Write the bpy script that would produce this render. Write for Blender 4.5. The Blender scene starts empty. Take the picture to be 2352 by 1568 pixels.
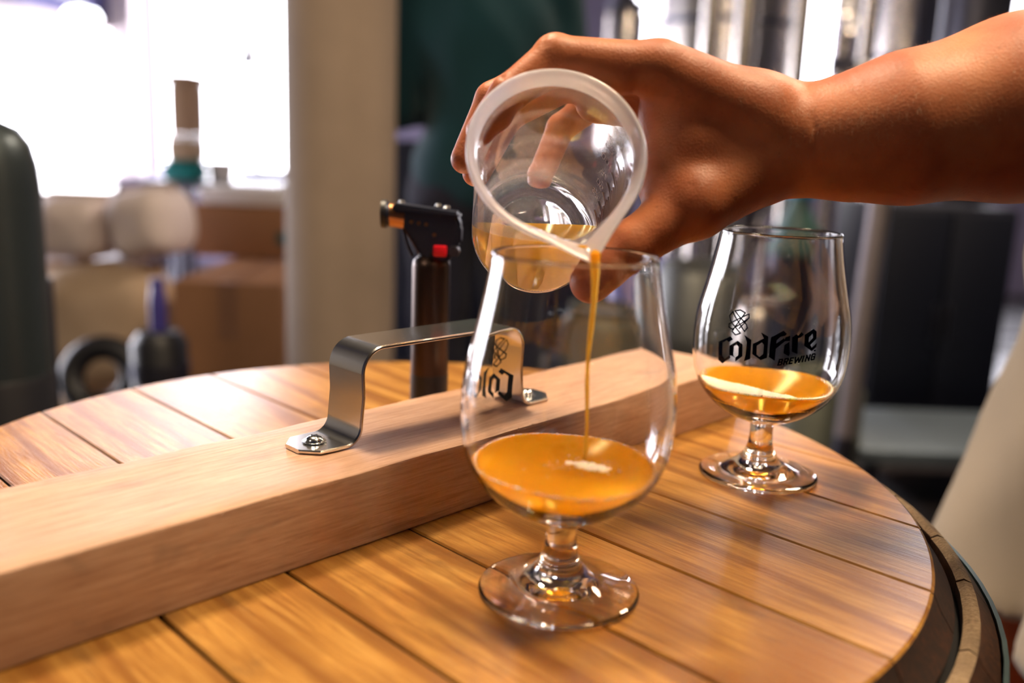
import bpy, bmesh, math, random
import numpy as np
from mathutils import Vector, Matrix, noise as mnoise
random.seed(7); rng = np.random.default_rng(7)
SC = bpy.context.scene; COL = SC.collection
ZB = 0.90                                   # height of the barrel head above the floor
# ------------------------------------------------------------------ camera
F_PX, PITCH, ROLL, HC = 2110.9, 0.20832, 0.03908, 0.19234 + ZB
_F = Vector((0, math.cos(PITCH), -math.sin(PITCH))); _r = Vector((1, 0, 0)); _u = _r.cross(_F)
_R = math.cos(ROLL)*_r + math.sin(ROLL)*_u; _U = -math.sin(ROLL)*_r + math.cos(ROLL)*_u
cam = bpy.data.cameras.new('camera'); cam_o = bpy.data.objects.new('camera', cam); COL.objects.link(cam_o)
cam_o.matrix_world = Matrix(((_R.x, _U.x, -_F.x, 0), (_R.y, _U.y, -_F.y, 0), (_R.z, _U.z, -_F.z, HC), (0, 0, 0, 1)))
cam.sensor_width = 36; cam.lens = F_PX/2352*36; cam.clip_start = 0.02; cam.clip_end = 200
cam.dof.use_dof = True; cam.dof.focus_distance = 0.480; cam.dof.aperture_fstop = 3.7
SC.camera = cam_o
# ------------------------------------------------------------------ world and lights
W = bpy.data.worlds.new('world'); SC.world = W; W.use_nodes = True
bg = W.node_tree.nodes['Background']; bg.inputs[0].default_value = (0.93, 0.91, 1.0, 1); bg.inputs[1].default_value = 9.0

def lamp(name, loc, target, size, power, color, kind='AREA', sy=None, portal=False):
    l = bpy.data.lights.new(name, kind); o = bpy.data.objects.new(name, l); COL.objects.link(o)
    l.energy = power; l.color = color
    if kind == 'AREA':
        l.size = size
        if sy: l.shape = 'RECTANGLE'; l.size_y = sy
        if portal: l.cycles.is_portal = True
    else: l.shadow_soft_size = size
    o.location = loc
    o.rotation_euler = (Vector(target)-Vector(loc)).to_track_quat('-Z', 'Y').to_euler()
    return o
K1 = lamp('overhead_light', (-0.32, 0.92, 2.4), (-0.05, 0.5, 0.9), 0.26, 20, (1.0, 0.80, 0.56))
K2 = lamp('overhead_light', (0.50, 0.44, 2.3), (0.25, 0.48, 0.9), 0.26, 15, (1.0, 0.76, 0.48))
lamp('overhead_light', (2.0, 3.1, 3.7), (1.8, 3.3, 0.0), 0.6, 60, (1.0, 0.80, 0.60))  # added light to brighten the tank steel, no known lamp there
lamp('overhead_light', (-2.2, -1.2, 3.4), (0.0, 0.4, 1.0), 0.6, 9, (1.0, 0.80, 0.62))  # added weak fill from behind the camera, not a known lamp
SC.view_settings.view_transform = 'Standard'; SC.view_settings.look = 'None'
SC.view_settings.exposure = 0.85; SC.view_settings.gamma = 1.0; SC.view_settings.use_curve_mapping = False
cy = SC.cycles
cy.max_bounces = 16; cy.transmission_bounces = 14; cy.glossy_bounces = 8; cy.diffuse_bounces = 7; cy.transparent_max_bounces = 16
cy.caustics_reflective = True; cy.caustics_refractive = True; cy.blur_glossy = 0.0
cy.sample_clamp_indirect = 120; cy.sample_clamp_direct = 0; cy.use_denoising = True
try: cy.denoiser = 'OPENIMAGEDENOISE'
except Exception: pass

# ------------------------------------------------------------------ helpers
def at(px, py, Y):
    d = _F + _R*((px-1176)/F_PX) - _U*((py-784)/F_PX)
    return Vector((0, 0, HC)) + d*(Y/d.y)
def dep(px, py, z):
    return Vector((0, 0, HC)) + (_F + _R*((px-1176)/F_PX) - _U*((py-784)/F_PX))*z
def tag(o, label=None, cat=None, group=None, kind=None):
    if label: o['label'] = label
    if cat: o['category'] = cat
    if group: o['group'] = group
    if kind: o['kind'] = kind
    return o
def empty(name, loc=(0, 0, 0), rz=0, label=None, cat=None, group=None):
    o = bpy.data.objects.new(name, None); COL.objects.link(o); o.location = loc; o.rotation_euler = (0, 0, rz)
    o.empty_display_size = 0.02
    return tag(o, label, cat, group)
def link(name, me, mat, parent=None, smooth=True, auto=None):
    o = bpy.data.objects.new(name, me); COL.objects.link(o)
    if mat and not me.materials: me.materials.append(mat)
    if parent: o.parent = parent
    if smooth and len(me.polygons): me.polygons.foreach_set('use_smooth', [True]*len(me.polygons))
    if auto:
        try: me.set_sharp_from_angle(angle=math.radians(auto))
        except Exception: pass
    me.update(); return o
def from_bm(bm, name):
    me = bpy.data.meshes.new(name); bmesh.ops.recalc_face_normals(bm, faces=bm.faces); bm.to_mesh(me); bm.free(); return me
def box_bm(bm, lo, hi, bev=0.0, seg=2):
    lo = Vector(lo); hi = Vector(hi)
    g = bmesh.ops.create_cube(bm, size=1.0); vs = g['verts']
    for v in vs: v.co = Vector((lo[i]+(v.co[i]+.5)*(hi[i]-lo[i]) for i in range(3)))
    if bev > 0:
        es = {e for v in vs for e in v.link_edges}
        bmesh.ops.bevel(bm, geom=list(es), offset=bev, segments=seg, profile=.5, affect='EDGES')
def box(name, lo, hi, mat, parent=None, bev=0.0, seg=2):
    bm = bmesh.new(); box_bm(bm, lo, hi, bev, seg); return link(name, from_bm(bm, name), mat, parent, auto=35)
def lathe_me(name, prof, n=96, closed=False):
    """prof: list of (r,z); revolves about z."""
    vs = []; fs = []; rings = []
    for r, z in prof:
        if r < 1e-7: rings.append([len(vs)]); vs.append((0, 0, z))
        else:
            rings.append(list(range(len(vs), len(vs)+n)))
            vs += [(r*math.cos(2*math.pi*k/n), r*math.sin(2*math.pi*k/n), z) for k in range(n)]
    prs = list(zip(rings, rings[1:])) + ([(rings[-1], rings[0])] if closed else [])
    for a, b in prs:
        for k in range(n):
            k2 = (k+1) % n
            if len(a) == 1 and len(b) == 1: continue
            if len(a) == 1: fs.append((a[0], b[k2], b[k]))
            elif len(b) == 1: fs.append((a[k], a[k2], b[0]))
            else: fs.append((a[k], a[k2], b[k2], b[k]))
    me = bpy.data.meshes.new(name); me.from_pydata(vs, [], fs)
    bm = bmesh.new(); bm.from_mesh(me); bmesh.ops.recalc_face_normals(bm, faces=bm.faces); bm.to_mesh(me); bm.free()
    return me
def lathe(name, prof, mat, parent=None, n=64, closed=False, auto=40):
    return link(name, lathe_me(name, prof, n, closed), mat, parent, auto=auto)
def tube_me(name, pts, rad, n=12, cap=True):
    pts = [Vector(p) for p in pts]; m = len(pts)
    rad = rad if isinstance(rad, (list, tuple)) else [rad]*m
    vs = []; fs = []; up = None
    for i, p in enumerate(pts):
        t = (pts[min(i+1, m-1)]-pts[max(i-1, 0)]).normalized()
        if up is None: up = t.orthogonal().normalized()
        up = (up - t*up.dot(t)).normalized(); s = t.cross(up)
        vs += [p+(up*math.cos(2*math.pi*k/n)+s*math.sin(2*math.pi*k/n))*rad[i] for k in range(n)]
    for i in range(m-1):
        for k in range(n):
            k2 = (k+1) % n; fs.append((i*n+k, i*n+k2, (i+1)*n+k2, (i+1)*n+k))
    if cap: fs.append(tuple(range(n-1, -1, -1))); fs.append(tuple(range((m-1)*n, m*n)))
    me = bpy.data.meshes.new(name); me.from_pydata(vs, [], fs); return me
def tube(name, pts, rad, mat, parent=None, n=12):
    return link(name, tube_me(name, pts, rad, n), mat, parent, auto=50)
def spline(pts, n=8):
    P = [Vector(p) for p in pts]; P = [2*P[0]-P[1]]+P+[2*P[-1]-P[-2]]; out = []
    for i in range(1, len(P)-2):
        for k in range(n):
            t = k/n; a, b, c, d = P[i-1:i+3]
            out.append(.5*((2*b)+(c-a)*t+(2*a-5*b+4*c-d)*t*t+(3*b-a-3*c+d)*t**3))
    return out+[P[-2]]

# ------------------------------------------------------------------ materials
class M:
    def __init__(s, name):
        s.m = bpy.data.materials.new(name); s.m.use_nodes = True; s.t = s.m.node_tree
        s.p = s.t.nodes['Principled BSDF']; s.out = s.t.nodes['Material Output']
    def n(s, typ, **kw):
        x = s.t.nodes.new(typ)
        for k, v in kw.items():
            if k.startswith('_'): setattr(x, k[1:], v)
            else: x.inputs[k.replace('__', ' ')].default_value = v
        return x
    def l(s, a, b): s.t.links.new(a, b)
    def coord(s, scale=(1, 1, 1), loc=(0, 0, 0), rnd=True):
        c = s.n('ShaderNodeTexCoord'); mp = s.n('ShaderNodeMapping'); mp.inputs['Scale'].default_value = scale; mp.inputs['Location'].default_value = loc
        if rnd:
            oi = s.n('ShaderNodeObjectInfo'); ml = s.n('ShaderNodeVectorMath', _operation='SCALE'); ml.inputs[0].default_value = (7.3, 5.1, 3.7)
            s.l(oi.outputs['Random'], ml.inputs['Scale']); ad = s.n('ShaderNodeVectorMath', _operation='ADD')
            s.l(c.outputs['Object'], ad.inputs[0]); s.l(ml.outputs[0], ad.inputs[1]); s.l(ad.outputs[0], mp.inputs[0])
        else: s.l(c.outputs['Object'], mp.inputs[0])
        return mp.outputs[0]
    def noise(s, vec, scale, detail=4, rough=.55, dist=0):
        x = s.n('ShaderNodeTexNoise', Scale=scale, Detail=detail, Roughness=rough, Distortion=dist); s.l(vec, x.inputs['Vector']); return x.outputs['Fac']
    def ramp(s, fac, stops):
        x = s.n('ShaderNodeValToRGB'); e = x.color_ramp.elements
        while len(e) < len(stops): e.new(.5)
        for i, (p, c) in enumerate(stops): e[i].position = p; e[i].color = (c if len(c) == 4 else (*c, 1))
        s.l(fac, x.inputs[0]); return x.outputs[0]
    def mix(s, fac, a, b, mode='MIX'):
        x = s.n('ShaderNodeMix', _data_type='RGBA', _blend_type=mode)
        if isinstance(fac, (int, float)): x.inputs[0].default_value = fac
        else: s.l(fac, x.inputs[0])
        for i, v in ((6, a), (7, b)):
            if isinstance(v, tuple): x.inputs[i].default_value = (*v, 1)
            else: s.l(v, x.inputs[i])
        return x.outputs[2]
    def bump(s, h, strength, dist=.001):
        b = s.n('ShaderNodeBump', Strength=strength, Distance=dist); s.l(h, b.inputs['Height']); s.l(b.outputs[0], s.p.inputs['Normal'])
    def col(s, c):
        if isinstance(c, tuple): s.p.inputs['Base Color'].default_value = (*c, 1)
        else: s.l(c, s.p.inputs['Base Color'])
    def set(s, **kw):
        for k, v in kw.items(): s.p.inputs[k.replace('_', ' ')].default_value = v
        return s
def plain(name, c, rough=.6, metal=0, var=.15, scale=30, **kw):
    m = M(name); v = m.coord(); f = m.noise(v, scale)
    m.col(m.mix(f, tuple(x*(1-var) for x in c), tuple(min(1, x*(1+var)) for x in c)))
    m.set(Roughness=rough, Metallic=metal, **kw); return m.m
def wood(name, dark, mid, light, fine=1.0, rough=.42, stain=None, stain_amt=.0, coat=0.0, grainbump=.25, blot=.5, cath=0.0, spec=.5):
    """grain runs along the object's x axis"""
    m = M(name)
    g1 = m.noise(m.coord((3.0, 60, 60)), 6*fine, 6, .65, .3)
    g2 = m.noise(m.coord((14.0, 420, 420)), 3*fine, 3, .7)
    c = m.ramp(g1, [(.30, dark), (.5, mid), (.72, light)])
    c = m.mix(m.ramp(g2, [(.42, (0, 0, 0)), (.62, (1, 1, 1))]), m.mix(.30, c, dark), c)
    if cath > 0:   # cathedral figure
        w = m.n('ShaderNodeTexWave', Scale=2.2, Distortion=7.0, Detail=2.0); w.inputs['Detail Scale'].default_value = 1.2
        w.wave_type = 'RINGS'; w.rings_direction = 'Z'; m.l(m.coord((.8, 4.5, 1), (.3, .1, 0)), w.inputs['Vector'])
        c = m.mix(m.ramp(w.outputs['Fac'], [(.0, (cath, cath, cath)), (.30, (0, 0, 0))]), c, dark)
    b = m.noise(m.coord((9, 16, 16)), 1.6, 3, .5, 1.2)
    c = m.mix(m.ramp(b, [(.45, (0, 0, 0)), (.75, (blot, blot, blot))]), c, dark)
    if stain:
        s_ = m.noise(m.coord((10, 22, 22), (3, 1, 2)), 1.5, 5, .6, .6)
        c = m.mix(m.ramp(s_, [(.60, (0, 0, 0)), (.74, (stain_amt,)*3)]), c, stain)
    m.col(c); m.set(Roughness=rough); m.p.inputs['Coat Weight'].default_value = coat; m.p.inputs['Coat Roughness'].default_value = .3
    m.p.inputs['Specular IOR Level'].default_value = spec
    m.bump(g2, grainbump, .0006); return m.m
def glassy(name, c=(1, 1, 1), rough=0.0, ior=1.48):
    m = M(name); m.col(c); m.set(Roughness=rough, IOR=ior); m.p.inputs['Transmission Weight'].default_value = 1.0; return m.m

MT = {}
MT['plank'] = wood('varnished_oak', (.19, .068, .010), (.40, .195, .040), (.55, .31, .080), 1.0, .33, (.09, .04, .018), .6, .06, .5, .62, .80, .30)
MT['plank_edge'] = wood('stained_bevel_oak', (.010, .005, .004), (.035, .012, .006), (.085, .026, .010), 1, .7)
MT['chime'] = wood('raw_stave_end', (.12, .075, .045), (.34, .23, .13), (.55, .40, .26), 3.0, .9, (.03, .018, .012), .8, 0, 1.0)
MT['stave'] = wood('dark_stave', (.02, .009, .005), (.06, .022, .010), (.12, .045, .018), 1, .55)
MT['groove'] = plain('charred_groove', (.006, .005, .006), .9)
MT['hoop'] = plain('dark_galvanised_hoop', (.045, .075, .07), .45, .8, .4, 60)
MT['bar'] = wood('pale_softwood', (.29, .14, .078), (.47, .275, .170), (.56, .36, .24), 1.5, .50, (.17, .11, .08), .5, .0, .6, .22, .12)
MT['glass'] = glassy('clear_glass')
MT['ink'] = plain('dark_navy_print', (.002, .004, .014), 1.0); MT['ink'].node_tree.nodes['Principled BSDF'].inputs['Specular IOR Level'].default_value = .05
# chromed steel
m = M('polished_steel'); m.set(Metallic=1.0, Roughness=.21); m.col((.76, .75, .73)); f = m.noise(m.coord((1, 1, 1)), 900, 2); m.bump(f, .05, .0002); MT['chrome'] = m.m
m = M('zinc_foot'); m.set(Metallic=1.0, Roughness=.2); m.col((.7, .72, .72)); MT['screw'] = m.m
# beer
def beer_mat(name, c1, c2, tr=.62):
    m = M(name); m.t.nodes.remove(m.p)
    g = m.n('ShaderNodeBsdfGlass', Roughness=.12, IOR=1.34); g.inputs['Color'].default_value = (*c1, 1)
    t = m.n('ShaderNodeBsdfTranslucent'); t.inputs['Color'].default_value = (*c2, 1)
    d = m.n('ShaderNodeBsdfDiffuse'); d.inputs['Color'].default_value = (*c2, 1)
    a = m.n('ShaderNodeMixShader'); a.inputs[0].default_value = .28; m.l(t.outputs[0], a.inputs[1]); m.l(d.outputs[0], a.inputs[2])
    b = m.n('ShaderNodeMixShader'); b.inputs[0].default_value = 1-tr; m.l(g.outputs[0], b.inputs[1]); m.l(a.outputs[0], b.inputs[2])
    m.l(b.outputs[0], m.out.inputs[0]); return m.m
MT['beer'] = beer_mat('hazy_amber_beer', (1.0, .82, .30), (.92, .52, .03), .42)
MT['beer_cup'] = beer_mat('hazy_pale_beer', (1.0, .88, .45), (.92, .60, .09), .42)
m = M('beer_foam'); m.col((.98, .84, .62)); m.set(Roughness=.6); m.p.inputs['Subsurface Weight'].default_value = .3; m.p.inputs['Subsurface Scale'].default_value = .004; MT['foam'] = m.m
# cup plastic: clear but slightly milky polypropylene
def milky(name, mf, rough):
    m = M(name); m.t.nodes.remove(m.p)
    g = m.n('ShaderNodeBsdfGlass', Roughness=rough, IOR=1.45); g.inputs['Color'].default_value = (.97, .97, .98, 1)
    t = m.n('ShaderNodeBsdfTranslucent'); t.inputs['Color'].default_value = (.85, .82, .86, 1)
    d = m.n('ShaderNodeBsdfDiffuse'); d.inputs['Color'].default_value = (.80, .78, .82, 1)
    a = m.n('ShaderNodeMixShader'); a.inputs[0].default_value = .5; m.l(t.outputs[0], a.inputs[1]); m.l(d.outputs[0], a.inputs[2])
    b = m.n('ShaderNodeMixShader'); b.inputs[0].default_value = mf; m.l(g.outputs[0], b.inputs[1]); m.l(a.outputs[0], b.inputs[2])
    m.l(b.outputs[0], m.out.inputs[0]); return m.m
MT['cup'] = milky('clear_polypropylene', .11, .03); MT['cuprim'] = milky('milky_polypropylene_rim', .50, .10)
# skin
def skin(name, a, b, c):
    m = M(name); v = m.coord(rnd=False)
    big = m.noise(v, 22, 3, .5); col = m.ramp(big, [(.35, a), (.5, b), (.68, c)])
    sp = m.noise(v, 420, 2, .5); col = m.mix(m.ramp(sp, [(.66, (0, 0, 0)), (.74, (.28,)*3)]), col, tuple(x*.55 for x in a))
    m.col(col); m.set(Roughness=.50); m.p.inputs['Subsurface Weight'].default_value = .22; m.p.inputs['Subsurface Radius'].default_value = (1, .3, .12)
    m.p.inputs['Subsurface Scale'].default_value = .006; m.p.inputs['Specular IOR Level'].default_value = .42
    h = m.n('ShaderNodeMath', _operation='ADD'); m.l(m.noise(v, 900, 3, .6), h.inputs[0])
    vo = m.n('ShaderNodeTexVoronoi', Scale=700.0); m.l(v, vo.inputs['Vector']); m.l(vo.outputs['Distance'], h.inputs[1])
    m.bump(h.outputs[0], .22, .0004); return m.m
MT['skin'] = skin('tanned_skin', (.31, .075, .026), (.41, .118, .042), (.50, .170, .068))
MT['hair'] = plain('arm_hair', (.30, .17, .09), .5)
MT['concrete'] = plain('cast_concrete', (.27, .205, .16), .85, 0, .28, 4)
MT['floor'] = None
m = M('wet_concrete_floor'); f = m.noise(m.coord((1, 1, 1), rnd=False), 1.6, 5); m.col(m.ramp(f, [(.35, (.012, .012, .018)), (.65, (.045, .035, .035))])); m.l(m.ramp(m.noise(m.coord((1, 1, 1), rnd=False), 1.1, 3), [(.4, (.25,)*3), (.6, (.6,)*3)]), m.p.inputs['Roughness']); MT['floor'] = m.m
MT['wall'] = plain('painted_wall', (.20, .17, .26), .8, 0, .1, 2)
MT['wall_dark'] = plain('dark_wall', (.02, .025, .05), .85, 0, .2, 2)
MT['cream_wall'] = plain('cream_painted_wall', (.78, .70, .52), .8, 0, .05, 2)
MT['lintel'] = plain('violet_blue_panel', (.16, .15, .36), .7, 0, .15, 3)
MT['post'] = plain('white_painted_post', (.85, .72, .74), .6)
MT['ceiling'] = plain('dark_ceiling', (.035, .03, .03), .9)
MT['steel'] = None
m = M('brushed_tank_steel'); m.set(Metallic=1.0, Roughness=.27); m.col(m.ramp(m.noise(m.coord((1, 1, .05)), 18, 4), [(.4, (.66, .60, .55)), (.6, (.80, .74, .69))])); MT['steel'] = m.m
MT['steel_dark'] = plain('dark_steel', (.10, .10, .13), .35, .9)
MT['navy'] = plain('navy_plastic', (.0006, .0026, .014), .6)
MT['card'] = plain('kraft_cardboard', (.30, .145, .07), .85, 0, .12, 8)
MT['card2'] = plain('pale_cardboard', (.42, .27, .17), .85, 0, .12, 8)
MT['tape'] = plain('brown_tape', (.28, .14, .08), .5)
MT['white'] = plain('white_plastic', (.85, .84, .88), .45)
MT['sack'] = None
m = M('woven_sack'); v = m.coord(); m.col(m.ramp(m.noise(v, 3, 4), [(.35, (.42, .30, .20)), (.65, (.58, .44, .32))])); m.set(Roughness=.9); m.bump(m.noise(v, 120, 3), .4, .004); MT['sack'] = m.m
MT['sack_white'] = plain('white_sack', (.72, .62, .60), .8, 0, .15, 5)
MT['black'] = plain('black_plastic', (.008, .008, .012), .45)
MT['gunmetal'] = plain('smoked_gunmetal', (.03, .035, .06), .36, .6)
MT['bronze'] = plain('brushed_dark_bronze', (.075, .05, .04), .34, 1.0, .2, 50)
MT['copper'] = plain('copper_nozzle', (.45, .22, .10), .3, 1.0)
MT['red'] = plain('red_plastic', (.72, .005, .02), .4)
MT['teal'] = plain('teal_plastic', (.0, .20, .21), .5)
MT['blue'] = plain('blue_plastic', (.07, .06, .30), .25)
MT['cyl'] = plain('green_grey_enamel', (.06, .075, .085), .33, .7, .15, 4)
def cloth(name, c, v=.2):
    m = M(name); k = m.coord(); m.col(m.mix(m.noise(k, 9, 4), tuple(x*(1-v) for x in c), tuple(min(1, x*(1+v)) for x in c)))
    m.set(Roughness=.95); m.p.inputs['Sheen Weight'].default_value = .06; m.bump(m.noise(k, 500, 2), .5, .002); return m.m
MT['teal_shirt'] = cloth('dark_teal_cotton', (.0004, .032, .046)); MT['denim'] = cloth('dark_denim', (.012, .012, .03)); MT['cream'] = cloth('cream_cotton', (.29, .23, .165), .12)
MT['hairdark'] = plain('dark_hair', (.02, .012, .008), .6); MT['shoe'] = plain('black_shoe', (.01, .01, .01), .6)

# ------------------------------------------------------------------ implicit surfaces (bodies)
def surf_nets(Fv, xs, ys, zs):
    nx, ny, nz = Fv.shape; s = Fv < 0
    c = np.zeros((nx-1, ny-1, nz-1), np.int8)
    for i in (0, 1):
        for j in (0, 1):
            for k in (0, 1): c += s[i:nx-1+i, j:ny-1+j, k:nz-1+k]
    act = np.argwhere((c > 0) & (c < 8)); idx = -np.ones(c.shape, np.int64); idx[tuple(act.T)] = np.arange(len(act))
    acc = np.zeros((len(act), 3)); cnt = np.zeros(len(act)); I, J, K = act.T
    G = (xs, ys, zs)
    for ax in range(3):
        o1, o2 = [a for a in range(3) if a != ax]
        for a in (0, 1):
            for b in (0, 1):
                off = [0, 0, 0]; off[o1] = a; off[o2] = b; p0 = (I+off[0], J+off[1], K+off[2])
                off[ax] = 1; p1 = (I+off[0], J+off[1], K+off[2]); f0 = Fv[p0]; f1 = Fv[p1]; m = (f0 < 0) != (f1 < 0)
                t = np.where(m, f0/np.where(m, f0-f1, 1), 0)
                P = np.stack([G[d][p0[d]]+(G[d][p1[d]]-G[d][p0[d]])*(t if d == ax else 0) for d in range(3)], 1)
                acc[m] += P[m]; cnt[m] += 1
    V = acc/cnt[:, None]; faces = []
    for ax in range(3):
        o1, o2 = [(1, 2), (2, 0), (0, 1)][ax]
        sl0 = [slice(None)]*3; sl1 = [slice(None)]*3; sl0[ax] = slice(0, -1); sl1[ax] = slice(1, None)
        a = s[tuple(sl0)]; b = s[tuple(sl1)]; e = np.argwhere(a != b)
        ok = (e[:, o1] > 0) & (e[:, o2] > 0) & (e[:, o1] < Fv.shape[o1]-1) & (e[:, o2] < Fv.shape[o2]-1); e = e[ok]
        d1 = np.zeros(3, int); d1[o1] = 1; d2 = np.zeros(3, int); d2[o2] = 1
        q = np.stack([idx[tuple((e-d1-d2).T)], idx[tuple((e-d2).T)], idx[tuple(e.T)], idx[tuple((e-d1).T)]], 1)
        fl = a[tuple(e.T)]; q[~fl] = q[~fl][:, ::-1]; faces.append(q)
    return V, np.concatenate(faces)
def np_mesh(name, V, Q):
    me = bpy.data.meshes.new(name); me.vertices.add(len(V)); me.vertices.foreach_set('co', V.astype(np.float32).ravel())
    me.loops.add(Q.size); me.loops.foreach_set('vertex_index', Q.ravel().astype(np.int32))
    me.polygons.add(len(Q)); me.polygons.foreach_set('loop_start', np.arange(0, Q.size, 4, dtype=np.int32)); me.polygons.foreach_set('loop_total', np.full(len(Q), 4, np.int32))
    me.update(); me.validate(); return me
class Field:
    def __init__(s, xs, ys, zs):
        s.xs, s.ys, s.zs = [np.asarray(a, np.float32) for a in (xs, ys, zs)]; s.F = np.full((len(xs), len(ys), len(zs)), 9.0, np.float32)
    def clone(s): f = Field.__new__(Field); f.xs, f.ys, f.zs = s.xs, s.ys, s.zs; f.F = np.full_like(s.F, 9.0); return f
    def win(s, lo, hi):
        r = []
        for g, a, b in zip((s.xs, s.ys, s.zs), lo, hi):
            i0 = int(np.searchsorted(g, a)); i1 = int(np.searchsorted(g, b)); r.append(slice(max(0, i0-1), min(len(g), i1+1)))
        return tuple(r)
    def grid(s, w): return np.meshgrid(s.xs[w[0]], s.ys[w[1]], s.zs[w[2]], indexing='ij', sparse=True)
    def smin(s, w, d, k):
        a = s.F[w]
        if k <= 0: s.F[w] = np.minimum(a, d); return
        h = np.maximum(k-np.abs(a-d), 0)/k; s.F[w] = np.minimum(a, d)-h*h*h*k/6
    def cone(s, A, B, ra, rb, k=.004, pad=.025, sq=None):
        A = np.array(A, float); B = np.array(B, float); R = max(ra, rb)+pad; w = s.win(np.minimum(A, B)-R, np.maximum(A, B)+R)
        if any(x.stop <= x.start for x in w): return s
        X, Y, Z = s.grid(w); d = B-A; L2 = max(d@d, 1e-12)
        t = np.clip(((X-A[0])*d[0]+(Y-A[1])*d[1]+(Z-A[2])*d[2])/L2, 0, 1)
        q = np.sqrt((X-A[0]-t*d[0])**2+(Y-A[1]-t*d[1])**2+(Z-A[2]-t*d[2])**2)-(ra+(rb-ra)*t)
        s.smin(w, q.astype(np.float32), k); return s
    def ell(s, C, R, k=.004, pad=.03, rot=None):
        C = np.array(C, float); R = np.array(R, float); m = R.max()+pad; w = s.win(C-m, C+m)
        if any(x.stop <= x.start for x in w): return s
        X, Y, Z = s.grid(w); X = X-C[0]; Y = Y-C[1]; Z = Z-C[2]
        if rot is not None:
            r = np.array(rot); X, Y, Z = (r[0, 0]*X+r[0, 1]*Y+r[0, 2]*Z, r[1, 0]*X+r[1, 1]*Y+r[1, 2]*Z, r[2, 0]*X+r[2, 1]*Y+r[2, 2]*Z)
        q = (np.sqrt((X/R[0])**2+(Y/R[1])**2+(Z/R[2])**2)-1)*R.min(); s.smin(w, q.astype(np.float32), k); return s
    def groove(s, A, B, depth, wd):
        """press a thin crease along segment A-B"""
        A = np.array(A, float); B = np.array(B, float); R = wd*3; w = s.win(np.minimum(A, B)-R, np.maximum(A, B)+R)
        X, Y, Z = s.grid(w); d = B-A; L2 = max(d@d, 1e-12); t = np.clip(((X-A[0])*d[0]+(Y-A[1])*d[1]+(Z-A[2])*d[2])/L2, 0, 1)
        q2 = (X-A[0]-t*d[0])**2+(Y-A[1]-t*d[1])**2+(Z-A[2]-t*d[2])**2; s.F[w] += (depth*np.exp(-q2/(wd*wd))).astype(np.float32); return s
    def mesh(s, name): V, Q = surf_nets(s.F, s.xs, s.ys, s.zs); return np_mesh(name, V, Q)

# ------------------------------------------------------------------ setting: the hall
def struct(o): o['kind'] = 'structure'; return o
YB = 8.0; XL = -3.28
struct(box('floor', (-7.5, -3, -.1), (6.3, 9.2, 0), MT['floor']))
struct(box('ceiling', (-7.5, -3, 4.5), (6.3, 9.2, 4.6), MT['ceiling']))
struct(box('wall_right', (6.0, -3, 0), (6.3, 9.2, 4.5), MT['wall_dark']))
struct(box('wall_front', (-7.5, -3.2, 0), (6.3, -3.0, 4.5), MT['wall_dark']))
bm = bmesh.new()
def wseg(x0, x1, z0, z1): box_bm(bm, (x0, YB, z0), (x1, YB+.25, z1))
wins = [(at(343, 300, YB).x, at(700, 300, YB).x, .62, 3.3), (at(1457, 60, YB).x, at(1570, 60, YB).x, .9, 3.3), (at(1846, 60, YB).x, at(1935, 60, YB).x, .9, 3.3), (at(2310, 40, YB).x, at(2480, 40, YB).x, .9, 3.3)]
x = XL-.05
for a, b, z0, z1 in wins:
    if a > x: wseg(x, a, 0, 4.5)
    wseg(a, b, 0, z0); wseg(a, b, z1, 4.5); x = b
wseg(x, 6.1, 0, 4.5)
struct(link('wall_back', from_bm(bm, 'wall_back'), MT['wall'], smooth=False))
for i, (a, b, z0, z1) in enumerate(wins):
    fr = struct(box('window_%d' % (i+1), (a, YB+.02, z0-.05), (b, YB+.2, z0), MT['post']))
    if i == 0:
        box('window_mullion', ((a+b)/2+.22, YB+.03, z0), ((a+b)/2+.25, YB+.08, z1), MT['post'], fr)
    lamp('window_portal', ((a+b)/2, YB+.05, (z0+z1)/2), ((a+b)/2, 0, (z0+z1)/2), b-a, 1, (1, 1, 1), sy=z1-z0, portal=True)
# left wall runs away at an angle, with a tall loading opening in it
dl = Vector((.264, 1, 0)).normalized(); nl = Vector((-dl.y, dl.x, 0))
def lwall(s0, s1, z0, z1, name, mat, th=.2, inn=0.0):
    bm = bmesh.new(); box_bm(bm, (s0, inn, z0), (s1, th, z1)); me = from_bm(bm, name)
    o = link(name, me, mat, smooth=False); o.location = (XL, YB, 0); o.rotation_euler = (0, 0, math.atan2(dl.y, dl.x)); return o
struct(lwall(-11.3, -5.3, 0, 4.5, 'wall_left', MT['cream_wall'])); struct(lwall(-5.3, -.12, 1.95, 4.5, 'wall_left_lintel', MT['lintel']))
o = struct(lwall(-5.3, -.12, 1.90, 1.95, 'trim_2', MT['post'], .24, -.03))
c = Vector((XL, YB, 0))-dl*2.71; cc = c+Vector((0, 0, .97)); lamp('door_portal', cc, cc-nl, 5.15, 1, (1, 1, 1), sy=1.93, portal=True)
a = at(283, 300, 7.9); b = at(340, 300, 7.9)
struct(box('trim_1', (a.x, 7.72, 0), (b.x-.03, 7.92, 4.5), MT['post'], bev=.01))

# concrete column
p0 = at(659, 500, 2.15); p1 = at(906, 500, 2.15)
t = lathe('concrete_column', [(0, 0), ((p1.x-p0.x)/2, 0), ((p1.x-p0.x)/2, 4.5), (0, 4.5)], MT['concrete'], n=48); t.location = ((p0.x+p1.x)/2, 2.15, 0)
tag(t, 'thick beige concrete column between the bright window and the teal-shirted person', 'column')

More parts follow.
